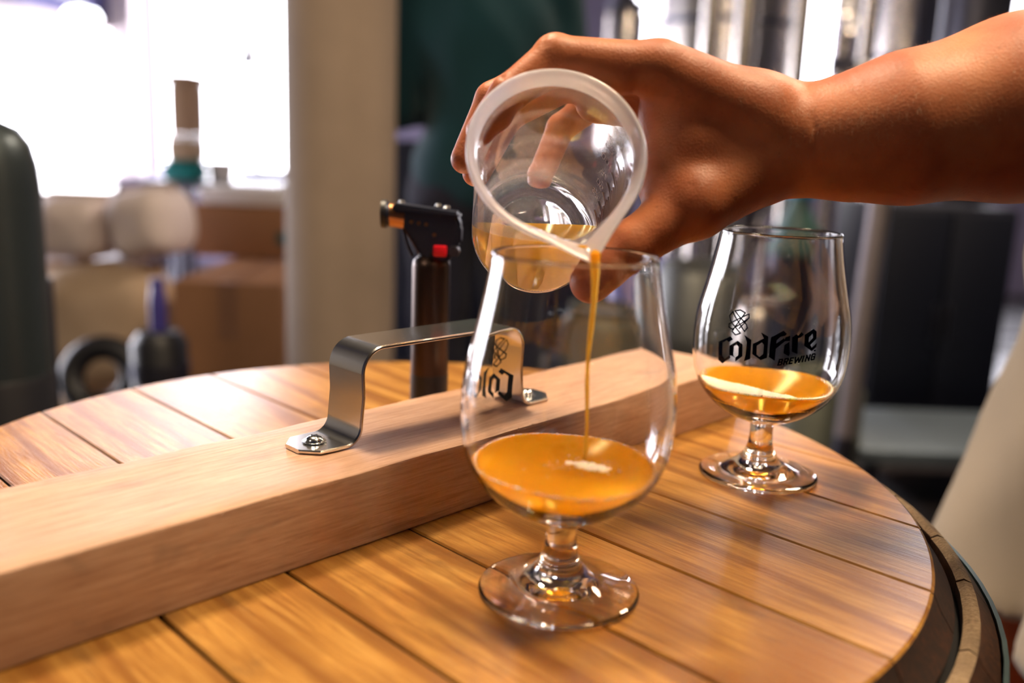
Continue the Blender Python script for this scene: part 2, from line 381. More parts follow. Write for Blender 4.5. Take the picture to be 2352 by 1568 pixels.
# wall lamp by the lintel
p = at(188, 40, 6.9)
t = empty('wall_lamp', p, 0, 'round white floodlight under the violet panel at upper left', 'lamp')
m = M('lamp_glow'); m.set(Roughness=.5); m.col((1, 1, 1)); m.p.inputs['Emission Color'].default_value = (.95, .97, 1, 1); m.p.inputs['Emission Strength'].default_value = 5; MT['glow'] = m.m
lathe('lamp_head', [(0, -.07), (.10, -.06), (.13, 0), (.10, .05), (0, .07)], MT['glow'], t, 32); tube('lamp_arm', [(0, .0, .05), (-.05, .05, .16), (-.22, .12, .18)], .03, MT['white'], t)

# ------------------------------------------------------------------ barrel
BC = Vector((-.0552, .5225, ZB)); RH = .2855
barrel = empty('wooden_barrel', (BC.x, BC.y, 0), 0, 'upright oak barrel with planked head used as the pouring table', 'barrel')
s0 = (BC.x+BC.y)*.70711
joints = [.075, .144, .2035, .2765, .3435, .4165, .488, .556]
edges = [s0-RH]+[s for s in joints]+[s0+RH]
def plank_poly(a, b, R, gap=.0007, n=14):
    a += gap; b -= gap
    if a < -R+.001: a = -R+.001
    if b > R-.001: b = R-.001
    pts = []
    xa = math.sqrt(max(0, R*R-a*a)); xb = math.sqrt(max(0, R*R-b*b))
    for k in range(n+1):   # +x side arc, from a to b
        y = a+(b-a)*k/n; pts.append((math.sqrt(max(0, R*R-y*y)), y))
    for k in range(n+1):
        y = b+(a-b)*k/n; pts.append((-math.sqrt(max(0, R*R-y*y)), y))
    return pts
for i in range(len(edges)-1):
    a, b = edges[i]-s0, edges[i+1]-s0
    bm = bmesh.new(); n = 14
    dz = random.uniform(-.0002, .0)
    layers = [(RH, 0.0, .0014), (RH, -.0011, .0005), (RH+.002, -.004, .0005)]
    rings = []
    T = [(RH-.0015, 0+dz, .0014), (RH, -.0010+dz, .0007)]
    for R, z, g in T+[(RH, -.006, .0005)]:
        rings.append([bm.verts.new((x_, y_, z)) for x_, y_ in plank_poly(a, b, R, g, n)])
    bm.faces.new(rings[0]); 
    for r0, r1 in zip(rings, rings[1:]):
        for k in range(len(r0)):
            k2 = (k+1) % len(r0)
            try: bm.faces.new((r0[k], r0[k2], r1[k2], r1[k]))
            except Exception: pass
    bmesh.ops.remove_doubles(bm, verts=bm.verts, dist=1e-6)
    for f in bm.faces:
        if f.calc_center_median().z < -.0009+dz: f.material_index = 1
    me = from_bm(bm, 'plank'); me.materials.append(MT['plank']); me.materials.append(MT['plank_edge'])
    o = link('plank', me, None, barrel, auto=30); o.location = (0, 0, ZB); o.rotation_euler = (0, 0, math.radians(-45))
    # dark stained bevel at both ends of the board
    for sgn in (1, -1):
        bm = bmesh.new(); r_ = []
        for R, z in ((RH+.0002, -.0012), (RH+.004, -.008), (RH+.0105, -.0165), (RH-.004, -.022), (RH-.01, -.006)):
            A = max(-.999*R, a+.0005); B = min(.999*R, b-.0005)
            if i == 0: A = -.9995*R
            if i == len(edges)-2: B = .9995*R
            r_.append([bm.verts.new((sgn*math.sqrt(max(0, R*R-y*y)), y, z)) for y in [A+(B-A)*k/n for k in range(n+1)]])
        for q in range(len(r_)):
            r0, r1 = r_[q], r_[(q+1) % len(r_)]
            for k in range(n): bm.faces.new((r0[k], r0[k+1], r1[k+1], r1[k]))
        bm.faces.new([r[0] for r in r_]); bm.faces.new([r[-1] for r in r_])
        bmesh.ops.remove_doubles(bm, verts=bm.verts, dist=1e-6)
        o = link('plank_bevel', from_bm(bm, 'plank_bevel'), MT['plank_edge'], barrel, auto=30); o.location = (0, 0, ZB); o.rotation_euler = (0, 0, math.radians(-45))
        tag(o, 'dark stained bevelled board end')
lathe('head_groove', [(0, -.03), (.3015, -.03), (.3015, -.024), (.292, -.021), (.28, -.0065), (0, -.0065)], MT['groove'], barrel, 96).location = (0, 0, ZB)
# staves with rough end grain; the chime ring shows their sawn ends
NS = 30
aa = 0.0
cuts = sorted([k+random.uniform(-.22, .22) for k in range(NS)])
cuts = [c_/NS*2*math.pi+.32 for c_ in cuts]
prof_out = [(.3068, -.0155), (.3095, -.020), (.3165, -.028), (.322, -.06), (.338, -.2), (.350, -.45), (.338, -.7), (.315, -.895)]
for i in range(NS):
    a0 = cuts[i]+.0012; a1 = (cuts[(i+1) % NS]+(2*math.pi if i == NS-1 else 0))-.0012
    bm = bmesh.new(); n = 5; rows = []
    for k in range(n+1):
        a = a0+(a1-a0)*k/n; cs, sn = math.cos(a), math.sin(a)
        j = .0006*random.uniform(-1, 1)
        pr = [(.2995, -.0160+j), (.3030, -.0142+j)]+[(r, z) for r, z in prof_out]+[(r-.022, z) for r, z in prof_out[::-1][:-3]]+[(.3, -.045), (.2995, -.030)]
        rows.append([bm.verts.new((r*cs, r*sn, z)) for r, z in pr])
    for r0, r1 in zip(rows, rows[1:]):
        for k in range(len(r0)):
            f = bm.faces.new((r0[k], r0[(k+1) % len(r0)], r1[(k+1) % len(r0)], r1[k])); f.material_index = 1 if k in (0, 1, 2) else 0
            f.material_index = 1 if k < 2 else 0
    bm.faces.new(rows[0]); bm.faces.new(rows[-1][::-1])
    me = from_bm(bm, 'stave'); me.materials.append(MT['stave']); me.materials.append(MT['chime'])
    o = link('stave', me, None, barrel, auto=35); o.location = (0, 0, ZB)
def hoop(name, z0, z1, r0, r1):
    o = lathe(name, [(r0, z0), (r0+.0022, z0), (r1+.0022, z1), (r1, z1)], MT['hoop'], barrel, 96, closed=True); o.location = (0, 0, ZB)
    for a in (0.9,):
        rv = lathe('rivet', [(0, .0018), (.003, .0012), (.004, 0), (0, 0)], MT['hoop'], o, 12); zz = (z0+z1)/2; rr = (r0+r1)/2+.0022
        rv.location = (rr*math.cos(a), rr*math.sin(a), zz); rv.rotation_euler = (0, math.pi/2, a)
hoop('hoop', -.066, -.028, .3235, .3180); hoop('hoop', -.14, -.10, .334, .3290); hoop('hoop', -.32, -.28, .347, .345); hoop('hoop', -.62, -.58, .347, .3495); hoop('hoop', -.86, -.80, .322, .3290)

# ------------------------------------------------------------------ wooden bar and its handle
TB = math.radians(46.7); tb = Vector((math.cos(TB), math.sin(TB), 0)); nb = Vector((-tb.y, tb.x, 0)); B0 = Vector((-.1795, .2987, ZB))
bar = empty('timber_batten', B0, TB, 'pale softwood batten laid across the barrel head', 'batten')
L0, L1, BW, BH = -.075, .515, .085, .038
bm = bmesh.new(); nseg = 60
def barprof(s):
    e = .0022+.0006*math.sin(s*90)+.0003*math.sin(s*311)
    top = BH+.00015*math.sin(s*70)
    P = [(0.0, .0006), (.0, top-e), (e*.3, top-e*.3), (e, top)]
    P += [(BW*k/6, top+.0001*math.sin(k*2.1+s*40)) for k in range(1, 6)]
    P += [(BW-e, top), (BW-e*.3, top-e*.3), (BW, top-e), (BW, .0006), (BW-.0006, 0), (.0006, 0)]
    return P
rows = []
for i in range(nseg+1):
    s = L0+(L1-L0)*i/nseg
    rows.append([bm.verts.new((s, y, z+.0001)) for y, z in barprof(s)])
for r0, r1 in zip(rows, rows[1:]):
    for k in range(len(r0)): bm.faces.new((r0[k], r0[(k+1) % len(r0)], r1[(k+1) % len(r0)], r1[k]))
bm.faces.new(rows[0]); bm.faces.new(rows[-1][::-1])
link('board', from_bm(bm, 'board'), MT['bar'], bar, auto=30)
# splinters along the sawn front edge
bm = bmesh.new()
for k in range(26):
    s = random.uniform(.05, .33) if k > 8 else random.uniform(.255, .30); p = Vector((s, random.uniform(-.0002, .0014), BH-random.uniform(.0002, .002))); d = Vector((random.uniform(-.003, .003), random.uniform(-.0016, -.0002), random.uniform(-.0012, .0018)))
    v = [bm.verts.new(p), bm.verts.new(p+Vector((.00035, 0, .0002))), bm.verts.new(p+d), bm.verts.new(p+Vector((0, .0002, .0004)))]
    bm.faces.new((v[0], v[1], v[2])); bm.faces.new((v[1], v[3], v[2])); bm.faces.new((v[3], v[0], v[2]))
o = link('splinters', from_bm(bm, 'splinters'), MT['bar'], bar, smooth=False); tag(o, kind='stuff')

# handle: bent flat strip
hd = empty('pull_handle', B0+nb*.0505+Vector((0, 0, BH+.0002)), TB-math.radians(1.5), 'bright bent steel strip handle screwed onto the pale batten', 'handle')
xa, xb, H = .1855, .2995, .0505; r1, r2, th, hw = .0095, .0130, .0022, .0152
cl = []   # centre line (s,z) with normals
def arc(cx, cz, r, a0, a1, n=10): return [(cx+r*math.cos(math.radians(a0+(a1-a0)*k/n)), cz+r*math.sin(math.radians(a0+(a1-a0)*k/n))) for k in range(n+1)]
cl = [(.1525, th/2), (.160, th/2), (.168, th/2)]+arc(xa-.001-r1, th/2+r1, r1, -90, 0)+[(xa+.0005, .025)]+arc(xa+r2, H-r2, r2, 180, 90)
h2 = [(xa+xb-s, z) for s, z in cl][::-1]; cl = cl+[((xa+xb)/2, H)]+h2
bm = bmesh.new(); rows = []; N = len(cl)
for i, (s, z) in enumerate(cl):
    a, b = cl[max(0, i-1)], cl[min(N-1, i+1)]; tx, tz = b[0]-a[0], b[1]-a[1]; q = math.hypot(tx, tz); tx /= q; tz /= q; nx_, nz_ = -tz, tx
    w = hw
    for e_ in (abs(s-.1525), abs(s-(xa+xb-.1525))):
        if e_ < .001: w = hw*.42
        elif e_ < .0085 and z < .01: w = hw*.97
    c_ = .0007; row = []
    for yy, tt in ((-w, -th/2+c_), (-w, th/2-c_), (-w+c_, th/2), (w-c_, th/2), (w, th/2-c_), (w, -th/2+c_), (w-c_, -th/2), (-w+c_, -th/2)):
        row.append(bm.verts.new((s+nx_*tt, yy, z+nz_*tt)))
    rows.append(row)
for r0, r1_ in zip(rows, rows[1:]):
    for k in range(8): bm.faces.new((r0[k], r0[(k+1) % 8], r1_[(k+1) % 8], r1_[k]))
bm.faces.new(rows[0]); bm.faces.new(rows[-1][::-1])
link('strip', from_bm(bm, 'strip'), MT['chrome'], hd, auto=28)
for s in (.1655, xa+xb-.1655):
    sc = lathe('screw', [(0, .0034), (.0022, .0032), (.0038, .0024), (.0047, .0010), (.0048, 0), (0, 0)], MT['screw'], hd, 32); sc.location = (s, 0, th)
    for a in (0.3, 0.3+math.pi/2):
        k_ = box('screw_slot', (-.0019, -.00035, -.0004), (.0019, .00035, .0), MT['black'], sc); k_.location = (0, 0, .0036); k_.rotation_euler = (0, 0, a)
    wz = lathe('washer', [(.0052, .0), (.0062, .0002), (.0062, .0007), (.003, .0009)], MT['screw'], hd, 32); wz.location = (s, 0, th)

# ------------------------------------------------------------------ tulip glasses
OUT = [(7.3, 33), (9.0, 34), (13, 35.6), (21, 39), (29, 44), (35, 49.5), (40, 56.5), (43.3, 64), (45, 73), (45.6, 84), (45.2, 94), (44.0, 103.5), (41.3, 115), (38.6, 127), (36.4, 138), (35.1, 146), (34.9, 149.2)]
FOOT = [(0, 2.6), (14, 2.2), (28, 1.0), (33, .0), (35.2, .2), (35.7, 1.0), (35.4, 1.9), (33.5, 2.7), (26, 4.4), (19, 6.6), (14, 9.4), (10.6, 13.0), (8.2, 17.5), (7.2, 22), (6.8, 27), (6.9, 31)]
INN = [(34.3, 149.9), (33.8, 149.2), (34.0, 146), (35.3, 138), (37.5, 127), (40.2, 115), (42.9, 103.5), (44.1, 94), (44.5, 84), (43.9, 73), (42.1, 64), (38.7, 56.8), (33.5, 50.4), (27.3, 45.6), (19, 41.4), (10, 39.0), (0, 38.2)]
def dens(P, n=4):
    out = []
    pts = [Vector((a, b, 0)) for a, b in P]
    return [(max(0, v.x), v.y) for v in spline(pts, n)]
gprof = FOOT[:4]+dens(FOOT[3:]+OUT[:], 3)[1:]+[(34.75, 149.9), (34.5, 150.1)]+dens(INN[:], 3)
gprof = [(r/1000, z/1000) for r, z in gprof]; gprof[-1] = (0, gprof[-1][1])
GME = lathe_me('tulip_bowl', gprof, 128)
def r_out(z): return float(np.interp(z, [b for a, b in OUT], [a for a, b in OUT]))
def r_in(z): q = INN[::-1]; return float(np.interp(z, [b for a, b in q], [a for a, b in q]))
LOGO = {
'c': [[(-54.19, 87.97), (-44.33, 92.48), (-42.22, 90.91), (-45.47, 88.97), (-47.3, 89.73), (-50.5, 87.95), (-49.88, 80.37), (-47.72, 78.9), (-43.73, 81.72), (-42.9, 80.21), (-49.4, 75.91), (-53.3, 77.35)]],
'o': [[(-44.4, 87.03), (-38.71, 90.66), (-34.77, 89.0), (-34.05, 82.41), (-39.18, 78.58), (-43.98, 80.56)], [(-41.04, 87.24), (-39.09, 88.31), (-37.64, 87.46), (-37.19, 82.49), (-39.21, 81.0), (-40.8, 81.97)]],
'l': [[(-34.58, 94.57), (-28.83, 92.3), (-28.38, 81.55), (-32.74, 79.58), (-31.79, 83.92), (-31.86, 90.53), (-32.96, 92.78)]],
'd': [[(-27.53, 90.16), (-20.49, 93.93), (-22.82, 97.05), (-17.57, 95.09), (-17.11, 83.28), (-21.18, 81.61), (-27.24, 84.44)], [(-24.73, 89.43), (-21.51, 91.6), (-20.04, 90.34), (-19.87, 85.19), (-22.21, 83.3), (-24.25, 84.52)]],
'f': [[(-15.67, 94.86), (-7.6, 99.03), (-5.15, 97.41), (-6.17, 96.34), (-9.25, 95.65), (-11.73, 93.52), (-11.74, 91.67), (-6.78, 95.03), (-6.06, 93.38), (-11.74, 88.84), (-11.73, 82.03), (-15.88, 83.87), (-15.96, 90.19)]],
'i1': [[(-6.6, 93.34), (-5.93, 95.46), (-2.78, 96.52), (-2.74, 93.65)]], 'i2': [[(-6.18, 91.17), (-2.99, 93.18), (-2.05, 86.33), (-2.68, 85.15), (-6.36, 86.61)]],
'r': [[(-1.35, 95.65), (1.67, 97.47), (2.72, 96.66), (5.03, 98.78), (6.81, 97.44), (4.7, 95.79), (2.78, 95.31), (3.26, 86.5), (-0.84, 87.78)]],
'e': [[(7.43, 97.23), (14.03, 100.53), (16.59, 99.04), (16.47, 95.11), (12.17, 91.69), (13.38, 90.17), (17.16, 92.78), (16.92, 90.6), (13.61, 88.16), (7.65, 91.22)], [(10.74, 95.84), (13.39, 97.91), (13.92, 95.62), (10.77, 93.1)]],
'dot': [[(15.11, 88.87), (16.78, 89.05), (16.66, 88.1), (15.23, 88.03)]]}
def kp(x, y): return (-45.5+(x-704)*.0668+(y-195)*.0125, 106.06-(y-195)*.0430+(x-704)*.0068)
KNOT = [([kp(*q) for q in ((700, 190), (660, 240), (668, 302), (775, 462), (722, 484), (684, 440), (842, 206), (790, 172), (728, 182), (850, 350), (858, 392), (822, 438))], 1),
        ([kp(*q) for q in ((888, 220), (884, 268), (690, 414), (645, 388), (649, 347), (850, 235))], 1), ([kp(*q) for q in ((884, 268), (765, 400))], 0)]
GL = {'B': ([(0, 0), (0, 1), (.7, 1), (.85, .75), (.7, .52), (0, .52)], [(.7, .52), (.9, .28), (.75, 0), (0, 0)]), 'R': ([(0, 0), (0, 1), (.75, 1), (.88, .75), (.7, .48), (0, .48)], [(.4, .48), (.9, 0)]), 'E': ([(.8, 0), (0, 0), (0, 1), (.8, 1)], [(0, .5), (.65, .5)]),
      'W': ([(-.05, 1), (.2, 0), (.5, .8), (.8, 0), (1.05, 1)],), 'I': ([(.3, 0), (.3, 1)],), 'N': ([(0, 0), (0, 1), (.85, 0), (.85, 1)],), 'G': ([(.85, .8), (.65, 1), (.1, 1), (0, .8), (0, .15), (.15, 0), (.85, 0), (.85, .5), (.5, .5)],)}
def logo_mesh(parts, rot, name):
    """filled outlines -> thin ink skin on the outer bowl wall; (theta deg, z mm)"""
    cu = bpy.data.curves.new('c', 'CURVE'); cu.dimensions = '2D'; cu.fill_mode = 'BOTH'
    def poly(pts):
        sp = cu.splines.new('POLY'); sp.points.add(len(pts)-1); sp.use_cyclic_u = True
        for q, p in zip(sp.points, pts): q.co = (p[0], p[1], 0, 1)
    if 'word' in parts:
        for k, pl in LOGO.items():
            for q in pl: poly(q)
    def stroke(pts, w, closed=False):
        """thick polyline as separate quads with overlap"""
        n = len(pts); P = [Vector((a*.78, b)) for a, b in pts]     # local mm metric (1 deg ~ .78 mm)
        seg = [(P[i], P[(i+1) % n]) for i in range(n if closed else n-1)]
        for A, B in seg:
            d = (B-A).normalized(); s_ = Vector((-d.y, d.x))*w/2; A2 = A-d*w*.45; B2 = B+d*w*.45
            quads.append([(v.x/.78, v.y) for v in (A2+s_, B2+s_, B2-s_, A2-s_)])
    quads = []
    if 'knot' in parts:
        for pts, c_ in KNOT: stroke(pts, .70, bool(c_))
    if 'word' in parts:
        adv = 0
        wd = {'B': 3.5, 'R': 3.6, 'E': 3.1, 'W': 5.1, 'I': 2.4, 'N': 3.9, 'G': 3.7}
        x0 = -9.2
        for ch in 'BREWING':
            W_ = wd[ch]; 
            for pl in GL[ch]:
                pts = []
                for u, v in pl:
                    X = x0+u*(W_-1.0)+v*.75; pts.append((X, 79.7+(X+9.2)*.155+v*3.05))
                stroke(pts, .85)
            x0 += W_+.2
    o = bpy.data.objects.new('c', cu); COL.objects.link(o)
    me0 = bpy.data.meshes.new_from_object(o) if 'word' in parts else bpy.data.meshes.new('x')
    bpy.data.objects.remove(o); bpy.data.curves.remove(cu)
    bm = bmesh.new(); bm.from_mesh(me0)
    for q in quads:
        vs = [bm.verts.new((a, b, 0)) for a, b in q]; f = bm.faces.new(vs)
        if f.normal.z < 0: f.normal_flip()
    bmesh.ops.triangulate(bm, faces=bm.faces)
    for _ in range(3):
        es = [e for e in bm.edges if e.calc_length() > 1.6]
        if es: bmesh.ops.subdivide_edges(bm, edges=es, cuts=1); bmesh.ops.triangulate(bm, faces=bm.faces)
    for v in bm.verts:
        th_ = math.radians(v.co.x+rot); z = v.co.y; r = (r_out(z)+.10)/1000
        # theta 0 looks to -y, positive to +x
        v.co = Vector((r*math.sin(th_), -r*math.cos(th_), z/1000))
    me = bpy.data.meshes.new(name); bm.to_mesh(me); bm.free(); return me
def surf_liquid(name, lvl, wave, mat, loc, zbase=38.3, n=72, grow=.06, label=None, group=None):
    """body of beer: follows the inner wall up to a slightly waved surface"""
    vs = []; fs = []; m = 18
    zz = [zbase+(1-math.cos(math.pi/2*k/m))*0 for k in range(m+1)]
    rings = []
    for k in range(m+1):
        t = k/m; ring = []
        for j in range(n):
            a = 2*math.pi*j/n; top = lvl+wave(math.cos(a), math.sin(a)); z = zbase+(top-zbase)*t**1.6
            r = r_in(z)+grow if k else 0
            if k == m: pass
            ring.append(len(vs)); vs.append((r*math.cos(a)/1000, r*math.sin(a)/1000, z/1000))
        rings.append(ring)
    for r0, r1 in zip(rings, rings[1:]):
        for j in range(n): fs.append((r0[j], r0[(j+1) % n], r1[(j+1) % n], r1[j]))
    prev = rings[-1]
    for q in range(1, 17):
        t = 1-q/16; ring = []
        for j in range(n):
            a = 2*math.pi*j/n; z1 = lvl+wave(math.cos(a), math.sin(a)); R = (r_in(z1)+grow)*t; z = lvl+wave(t*math.cos(a), t*math.sin(a))
            if q == 1: z -= .35
            ring.append(len(vs)); vs.append((R*math.cos(a)/1000, R*math.sin(a)/1000, z/1000))
        for j in range(n): fs.append((prev[j], prev[(j+1) % n], ring[(j+1) % n], ring[j]))
        prev = ring
    me = bpy.data.meshes.new(name); me.from_pydata(vs, [], fs)
    bm = bmesh.new(); bm.from_mesh(me); bmesh.ops.remove_doubles(bm, verts=bm.verts, dist=2e-5); bmesh.ops.recalc_face_normals(bm, faces=bm.faces); bm.to_mesh(me); bm.free()
    o = link(name, me, mat); o.location = loc; return o
ICO = None
def bubbles(name, items, mat, parent):
    """items: (x,y,z,r) -> many tiny spheres in one stuff mesh"""
    bm = bmesh.new(); bmesh.ops.create_icosphere(bm, subdivisions=2, radius=1); V0 = np.array([v.co[:] for v in bm.verts]); F0 = [[v.index for v in f.verts] for f in bm.faces]; bm.free()
    vs = []; fs = []
    for x_, y_, z_, r_ in items: b = len(vs); vs += [tuple(p) for p in V0*r_+np.array([x_, y_, z_])]; fs += [[i+b for i in f] for f in F0]
    me = bpy.data.meshes.new(name); me.from_pydata(vs, [], fs); o = link(name, me, mat, parent); tag(o, kind='stuff'); return o
def foam_patch(name, f, inside, lvl, wave, mat, parent, n=70, th=.0009):
    """raft of froth lying on the beer; inside(u,v)->0..1 density on unit disc"""
    bm = bmesh.new(); R = r_in(lvl)-.4; g = {}
    for i in range(-n, n+1):
        for j in range(-n, n+1):
            u, v = i/n, j/n
            if u*u+v*v < .985 and inside(u, v) > .5: g[(i, j)] = bm.verts.new((u*R/1000, v*R/1000, (lvl+wave(u, v)+.35)/1000+.0004*random.random()))
    for (i, j) in list(g):
        q = [(i, j), (i+1, j), (i+1, j+1), (i, j+1)]
        if all(k in g for k in q): bm.faces.new([g[k] for k in q])
    loose = [v for v in bm.verts if not v.link_faces]; bmesh.ops.delete(bm, geom=loose, context='VERTS')
    ret = bmesh.ops.extrude_face_region(bm, geom=list(bm.faces))
    for v in [e for e in ret['geom'] if isinstance(e, bmesh.types.BMVert)]: v.co.z -= th
    return link(name, from_bm(bm, name), mat, parent)

G1 = Vector((.0249, .3776, ZB+.0003)); G2 = Vector((.1549, .5411, ZB+.0003))
g1 = empty('tulip_glass', G1, 0, 'stemmed tulip beer glass nearest the camera, receiving the poured beer', 'glass', 'tulip tasting glasses on the barrel')
link('bowl', GME, MT['glass'], g1)
link('printed_logo', logo_mesh(('word', 'knot'), -94, 'printed_logo'), MT['ink'], g1, smooth=False)
link('printed_emblem', logo_mesh(('knot',), 131, 'printed_emblem'), MT['ink'], g1, smooth=False)
g2 = empty('tulip_glass', G2, 0, 'stemmed tulip beer glass behind on the right, dark lettering facing the camera', 'glass', 'tulip tasting glasses on the barrel')
link('bowl', GME.copy(), MT['glass'], g2)
link('printed_logo', logo_mesh(('word', 'knot'), 0, 'printed_logo'), MT['ink'], g2, smooth=False)
w1 = lambda u, v: 1.1*u*v+.9*math.sin(3*u+1)*math.cos(2.4*v)+1.0*(-u)+.5*v
w2 = lambda u, v: -1.2*u*.6+1.6*(v*.3)+.9*math.sin(2.5*u-2*v)
b1 = surf_liquid('beer', 60.0, w1, MT['beer'], G1); tag(b1, 'hazy amber beer swirling in the nearest tulip glass', 'beer')
b2 = surf_liquid('beer', 59.0, w2, MT['beer'], G2); tag(b2, 'amber beer with a foamy rim in the rear tulip glass', 'beer')
# froth
def fp1(u, v):
    x_ = (u-.26); y_ = v+.16+.32*x_; g_ = math.exp(-((x_/.30)**2+(y_/.13)**2))
    f_ = mnoise.fractal(Vector((u*9, v*16, 3.1)), .6, 2.1, 4)*.55
    return g_*1.2+f_-.10
foam_patch('foam_patch', 0, fp1, 60.0, w1, MT['foam'], b1)
its = []
for k in range(420):
    a = random.uniform(0, 2*math.pi); z = 60.0+w1(math.cos(a), math.sin(a)); r = r_in(z)-.35-abs(random.gauss(0, .5)); its.append((r*math.cos(a)/1000, r*math.sin(a)/1000, (z+.15)/1000, random.uniform(.00018, .00042)))
for k in range(200):
    u, v = random.gauss(.3, .22), random.gauss(-.18, .14); 
    if u*u+v*v < .9: its.append((u*.0385, v*.0385, (60.2+w1(u, v))/1000, random.uniform(.0002, .0005)))
bubbles('bubbles', its, MT['glass'], b1)
def fp2(u, v):
    rr = math.hypot(u, v); e_ = .30-1.087*(u+1)+.05*math.sin(9*u)+.03*math.sin(31*u+17*v)
    return 1 if v < e_ else (1 if rr > .955 and v < .1 else 0)
foam_patch('foam_patch', 0, fp2, 59.0, w2, MT['foam'], b2)
its = []
for k in range(700):
    a = random.uniform(math.pi*.85, math.pi*2.1); z = 59.0+w2(math.cos(a), math.sin(a)); r = r_in(z)-.3-abs(random.gauss(0, 1.6)); its.append((r*math.cos(a)/1000, r*math.sin(a)/1000, (z+.25)/1000, random.uniform(.0002, .0006)))
bubbles('bubbles', its, MT['glass'], b2)

# ------------------------------------------------------------------ beaker held by the hand
RC = dep(1280, 345, .403); BOT = dep(1225, 541, .505); AX = (RC-BOT); LC = AX.length; AX.normalize()
down = (Vector((0, 0, -1))-AX*AX.dot(Vector((0, 0, -1)))).normalized(); side = AX.cross(down)   # side ~ +x or -x
if side.x < 0: side = -side
mc = Matrix((( side.x, -down.x, AX.x, BOT.x), (side.y, -down.y, AX.y, BOT.y), (side.z, -down.z, AX.z, BOT.z), (0, 0, 0, 1)))   # local: x right, y up, z to the mouth
cup = empty('measuring_cup', (0, 0, 0), 0, 'clear plastic measuring cup tipped to pour, held by the hand', 'cup'); cup.matrix_world = mc
tip = dep(1368, 588, .384); tl = mc.inverted() @ tip; PH = math.atan2(tl.y, tl.x); RT = math.hypot(tl.x, tl.y)
RW0, RW1, RIM = .0340, .0357, .0402
def rw(z): return RW0+(RW1-RW0)*(z/LC)
def spout(a, z):
    """extra radius near the pouring lip"""
    d = (a-PH+math.pi) % (2*math.pi)-math.pi; k = max(0, (z-(LC-.022))/.022); return (RT-RIM+.001)*k**1.7*math.exp(-(abs(d)/.27)**1.25)
def cup_shell(name, pr, mat, parent, n=160, closed=True):
    vs = []; fs = []; rings = []
    for r, z in pr:
        if r < 1e-6: rings.append([len(vs)]); vs.append((0, 0, z)); continue
        rings.append(list(range(len(vs), len(vs)+n)))
        for k in range(n): a = 2*math.pi*k/n; R = r+spout(a, z); vs.append((R*math.cos(a), R*math.sin(a), z))
    prs = list(zip(rings, rings[1:]))+([(rings[-1], rings[0])] if closed else [])
    for A, B in prs:
        for k in range(n):
            k2 = (k+1) % n
            if len(A) == 1: fs.append((A[0], B[k2], B[k]))
            elif len(B) == 1: fs.append((A[k], A[k2], B[0]))
            else: fs.append((A[k], A[k2], B[k2], B[k]))
    me = bpy.data.meshes.new(name); me.from_pydata(vs, [], fs)
    bm = bmesh.new(); bm.from_mesh(me); bmesh.ops.recalc_face_normals(bm, faces=bm.faces); bm.to_mesh(me); bm.free()
    return link(name, me, mat, parent, auto=60)
WT = .0011
outp = [(0, .0012), (.020, .0012), (.0215, .0), (.0245, .0), (.026, .0012), (RW0-.0030, .0012), (RW0-.0008, .002), (RW0, .0045)]+[(rw(z), z) for z in np.linspace(.012, LC-.012, 9)]+[(RW1+.0004, LC-.007)]
inp = [(RW1+.0004-WT, LC-.007)]+[(rw(z)-WT, z) for z in np.linspace(LC-.012, .012, 9)]+[(RW0-WT-.0006, .0052), (RW0-.004, .0028), (.024, .0026), (0, .0026)]
cup_shell('body', outp+inp, MT['cup'], cup, closed=False)
cup_shell('rim', [(RW1+.0004, LC-.0070), (RW1+.0010, LC-.005), (RIM-.0010, LC-.0034), (RIM, LC-.0020), (RIM, LC-.0006), (RIM-.0008, LC+.0004), (RIM-.0022, LC+.0002), (RW1+.0006, LC-.0026), (RW1-.0008, LC-.0052), (RW1+.0004-WT, LC-.0070)], MT['cuprim'], cup)
# graduation marks moulded on the right-hand wall
bm = bmesh.new()
def grad(z, a0, a1, w=.0007, h=.0006):
    n = 14; rows = []
    for k in range(n+1):
        a = a0+(a1-a0)*k/n; row = []
        for dr, dz in ((-.0001, -w/2), (h, -w/2*.5), (h, w/2*.5), (-.0001, w/2)):
            R = rw(z)-WT-dr; row.append(bm.verts.new((R*math.cos(a), R*math.sin(a), z+dz)))
        rows.append(row)
    for r0, r1 in zip(rows, rows[1:]):
        for k in range(3): bm.faces.new((r0[k], r0[k+1], r1[k+1], r1[k]))
NG = 18; gz = [.016+(LC-.035)*k/NG for k in range(NG)]
for k, z in enumerate(gz): grad(z, -.42, (.30 if k % 3 == 0 else .12))
DG = {'0': [[(0, 0), (1, 0), (1, 1), (0, 1), (0, 0)]], '1': [[(.5, 0), (.5, 1)]], '2': [[(0, 1), (1, 1), (1, .5), (0, .5), (0, 0), (1, 0)]], '5': [[(1, 1), (0, 1), (0, .5), (1, .5), (1, 0), (0, 0)]], '7': [[(0, 1), (1, 1), (.4, 0)]]}
def digit(s, a0, z0, hgt=.0042, wd=.0024):
    for i, ch in enumerate(s):
        for pl in DG[ch]:
            for (u0, v0), (u1, v1) in zip(pl, pl[1:]):
                P = []
                for u, v in ((u0, v0), (u1, v1)):
                    P.append(((i*1.45+u)*wd, v*hgt))     # along the circumference, along the axis
                d = Vector((P[1][0]-P[0][0], P[1][1]-P[0][1])); 
                if d.length < 1e-9: continue
                d.normalize(); s_ = Vector((-d.y, d.x))*.00022; q = []
                for (x_, y_), sg in ((P[0], 1), (P[1], 1), (P[1], -1), (P[0], -1)):
                    x_ += s_.x*sg; y_ += s_.y*sg; z = z0+y_; a = a0+x_/.035; R = rw(z)-WT-.0004
                    q.append(bm.verts.new((R*math.cos(a), R*math.sin(a), z)))
                bm.faces.new(q)
for s, k in (('25', 3), ('50', 6), ('75', 9), ('100', 12)): digit(s, .34, gz[k]-.001)
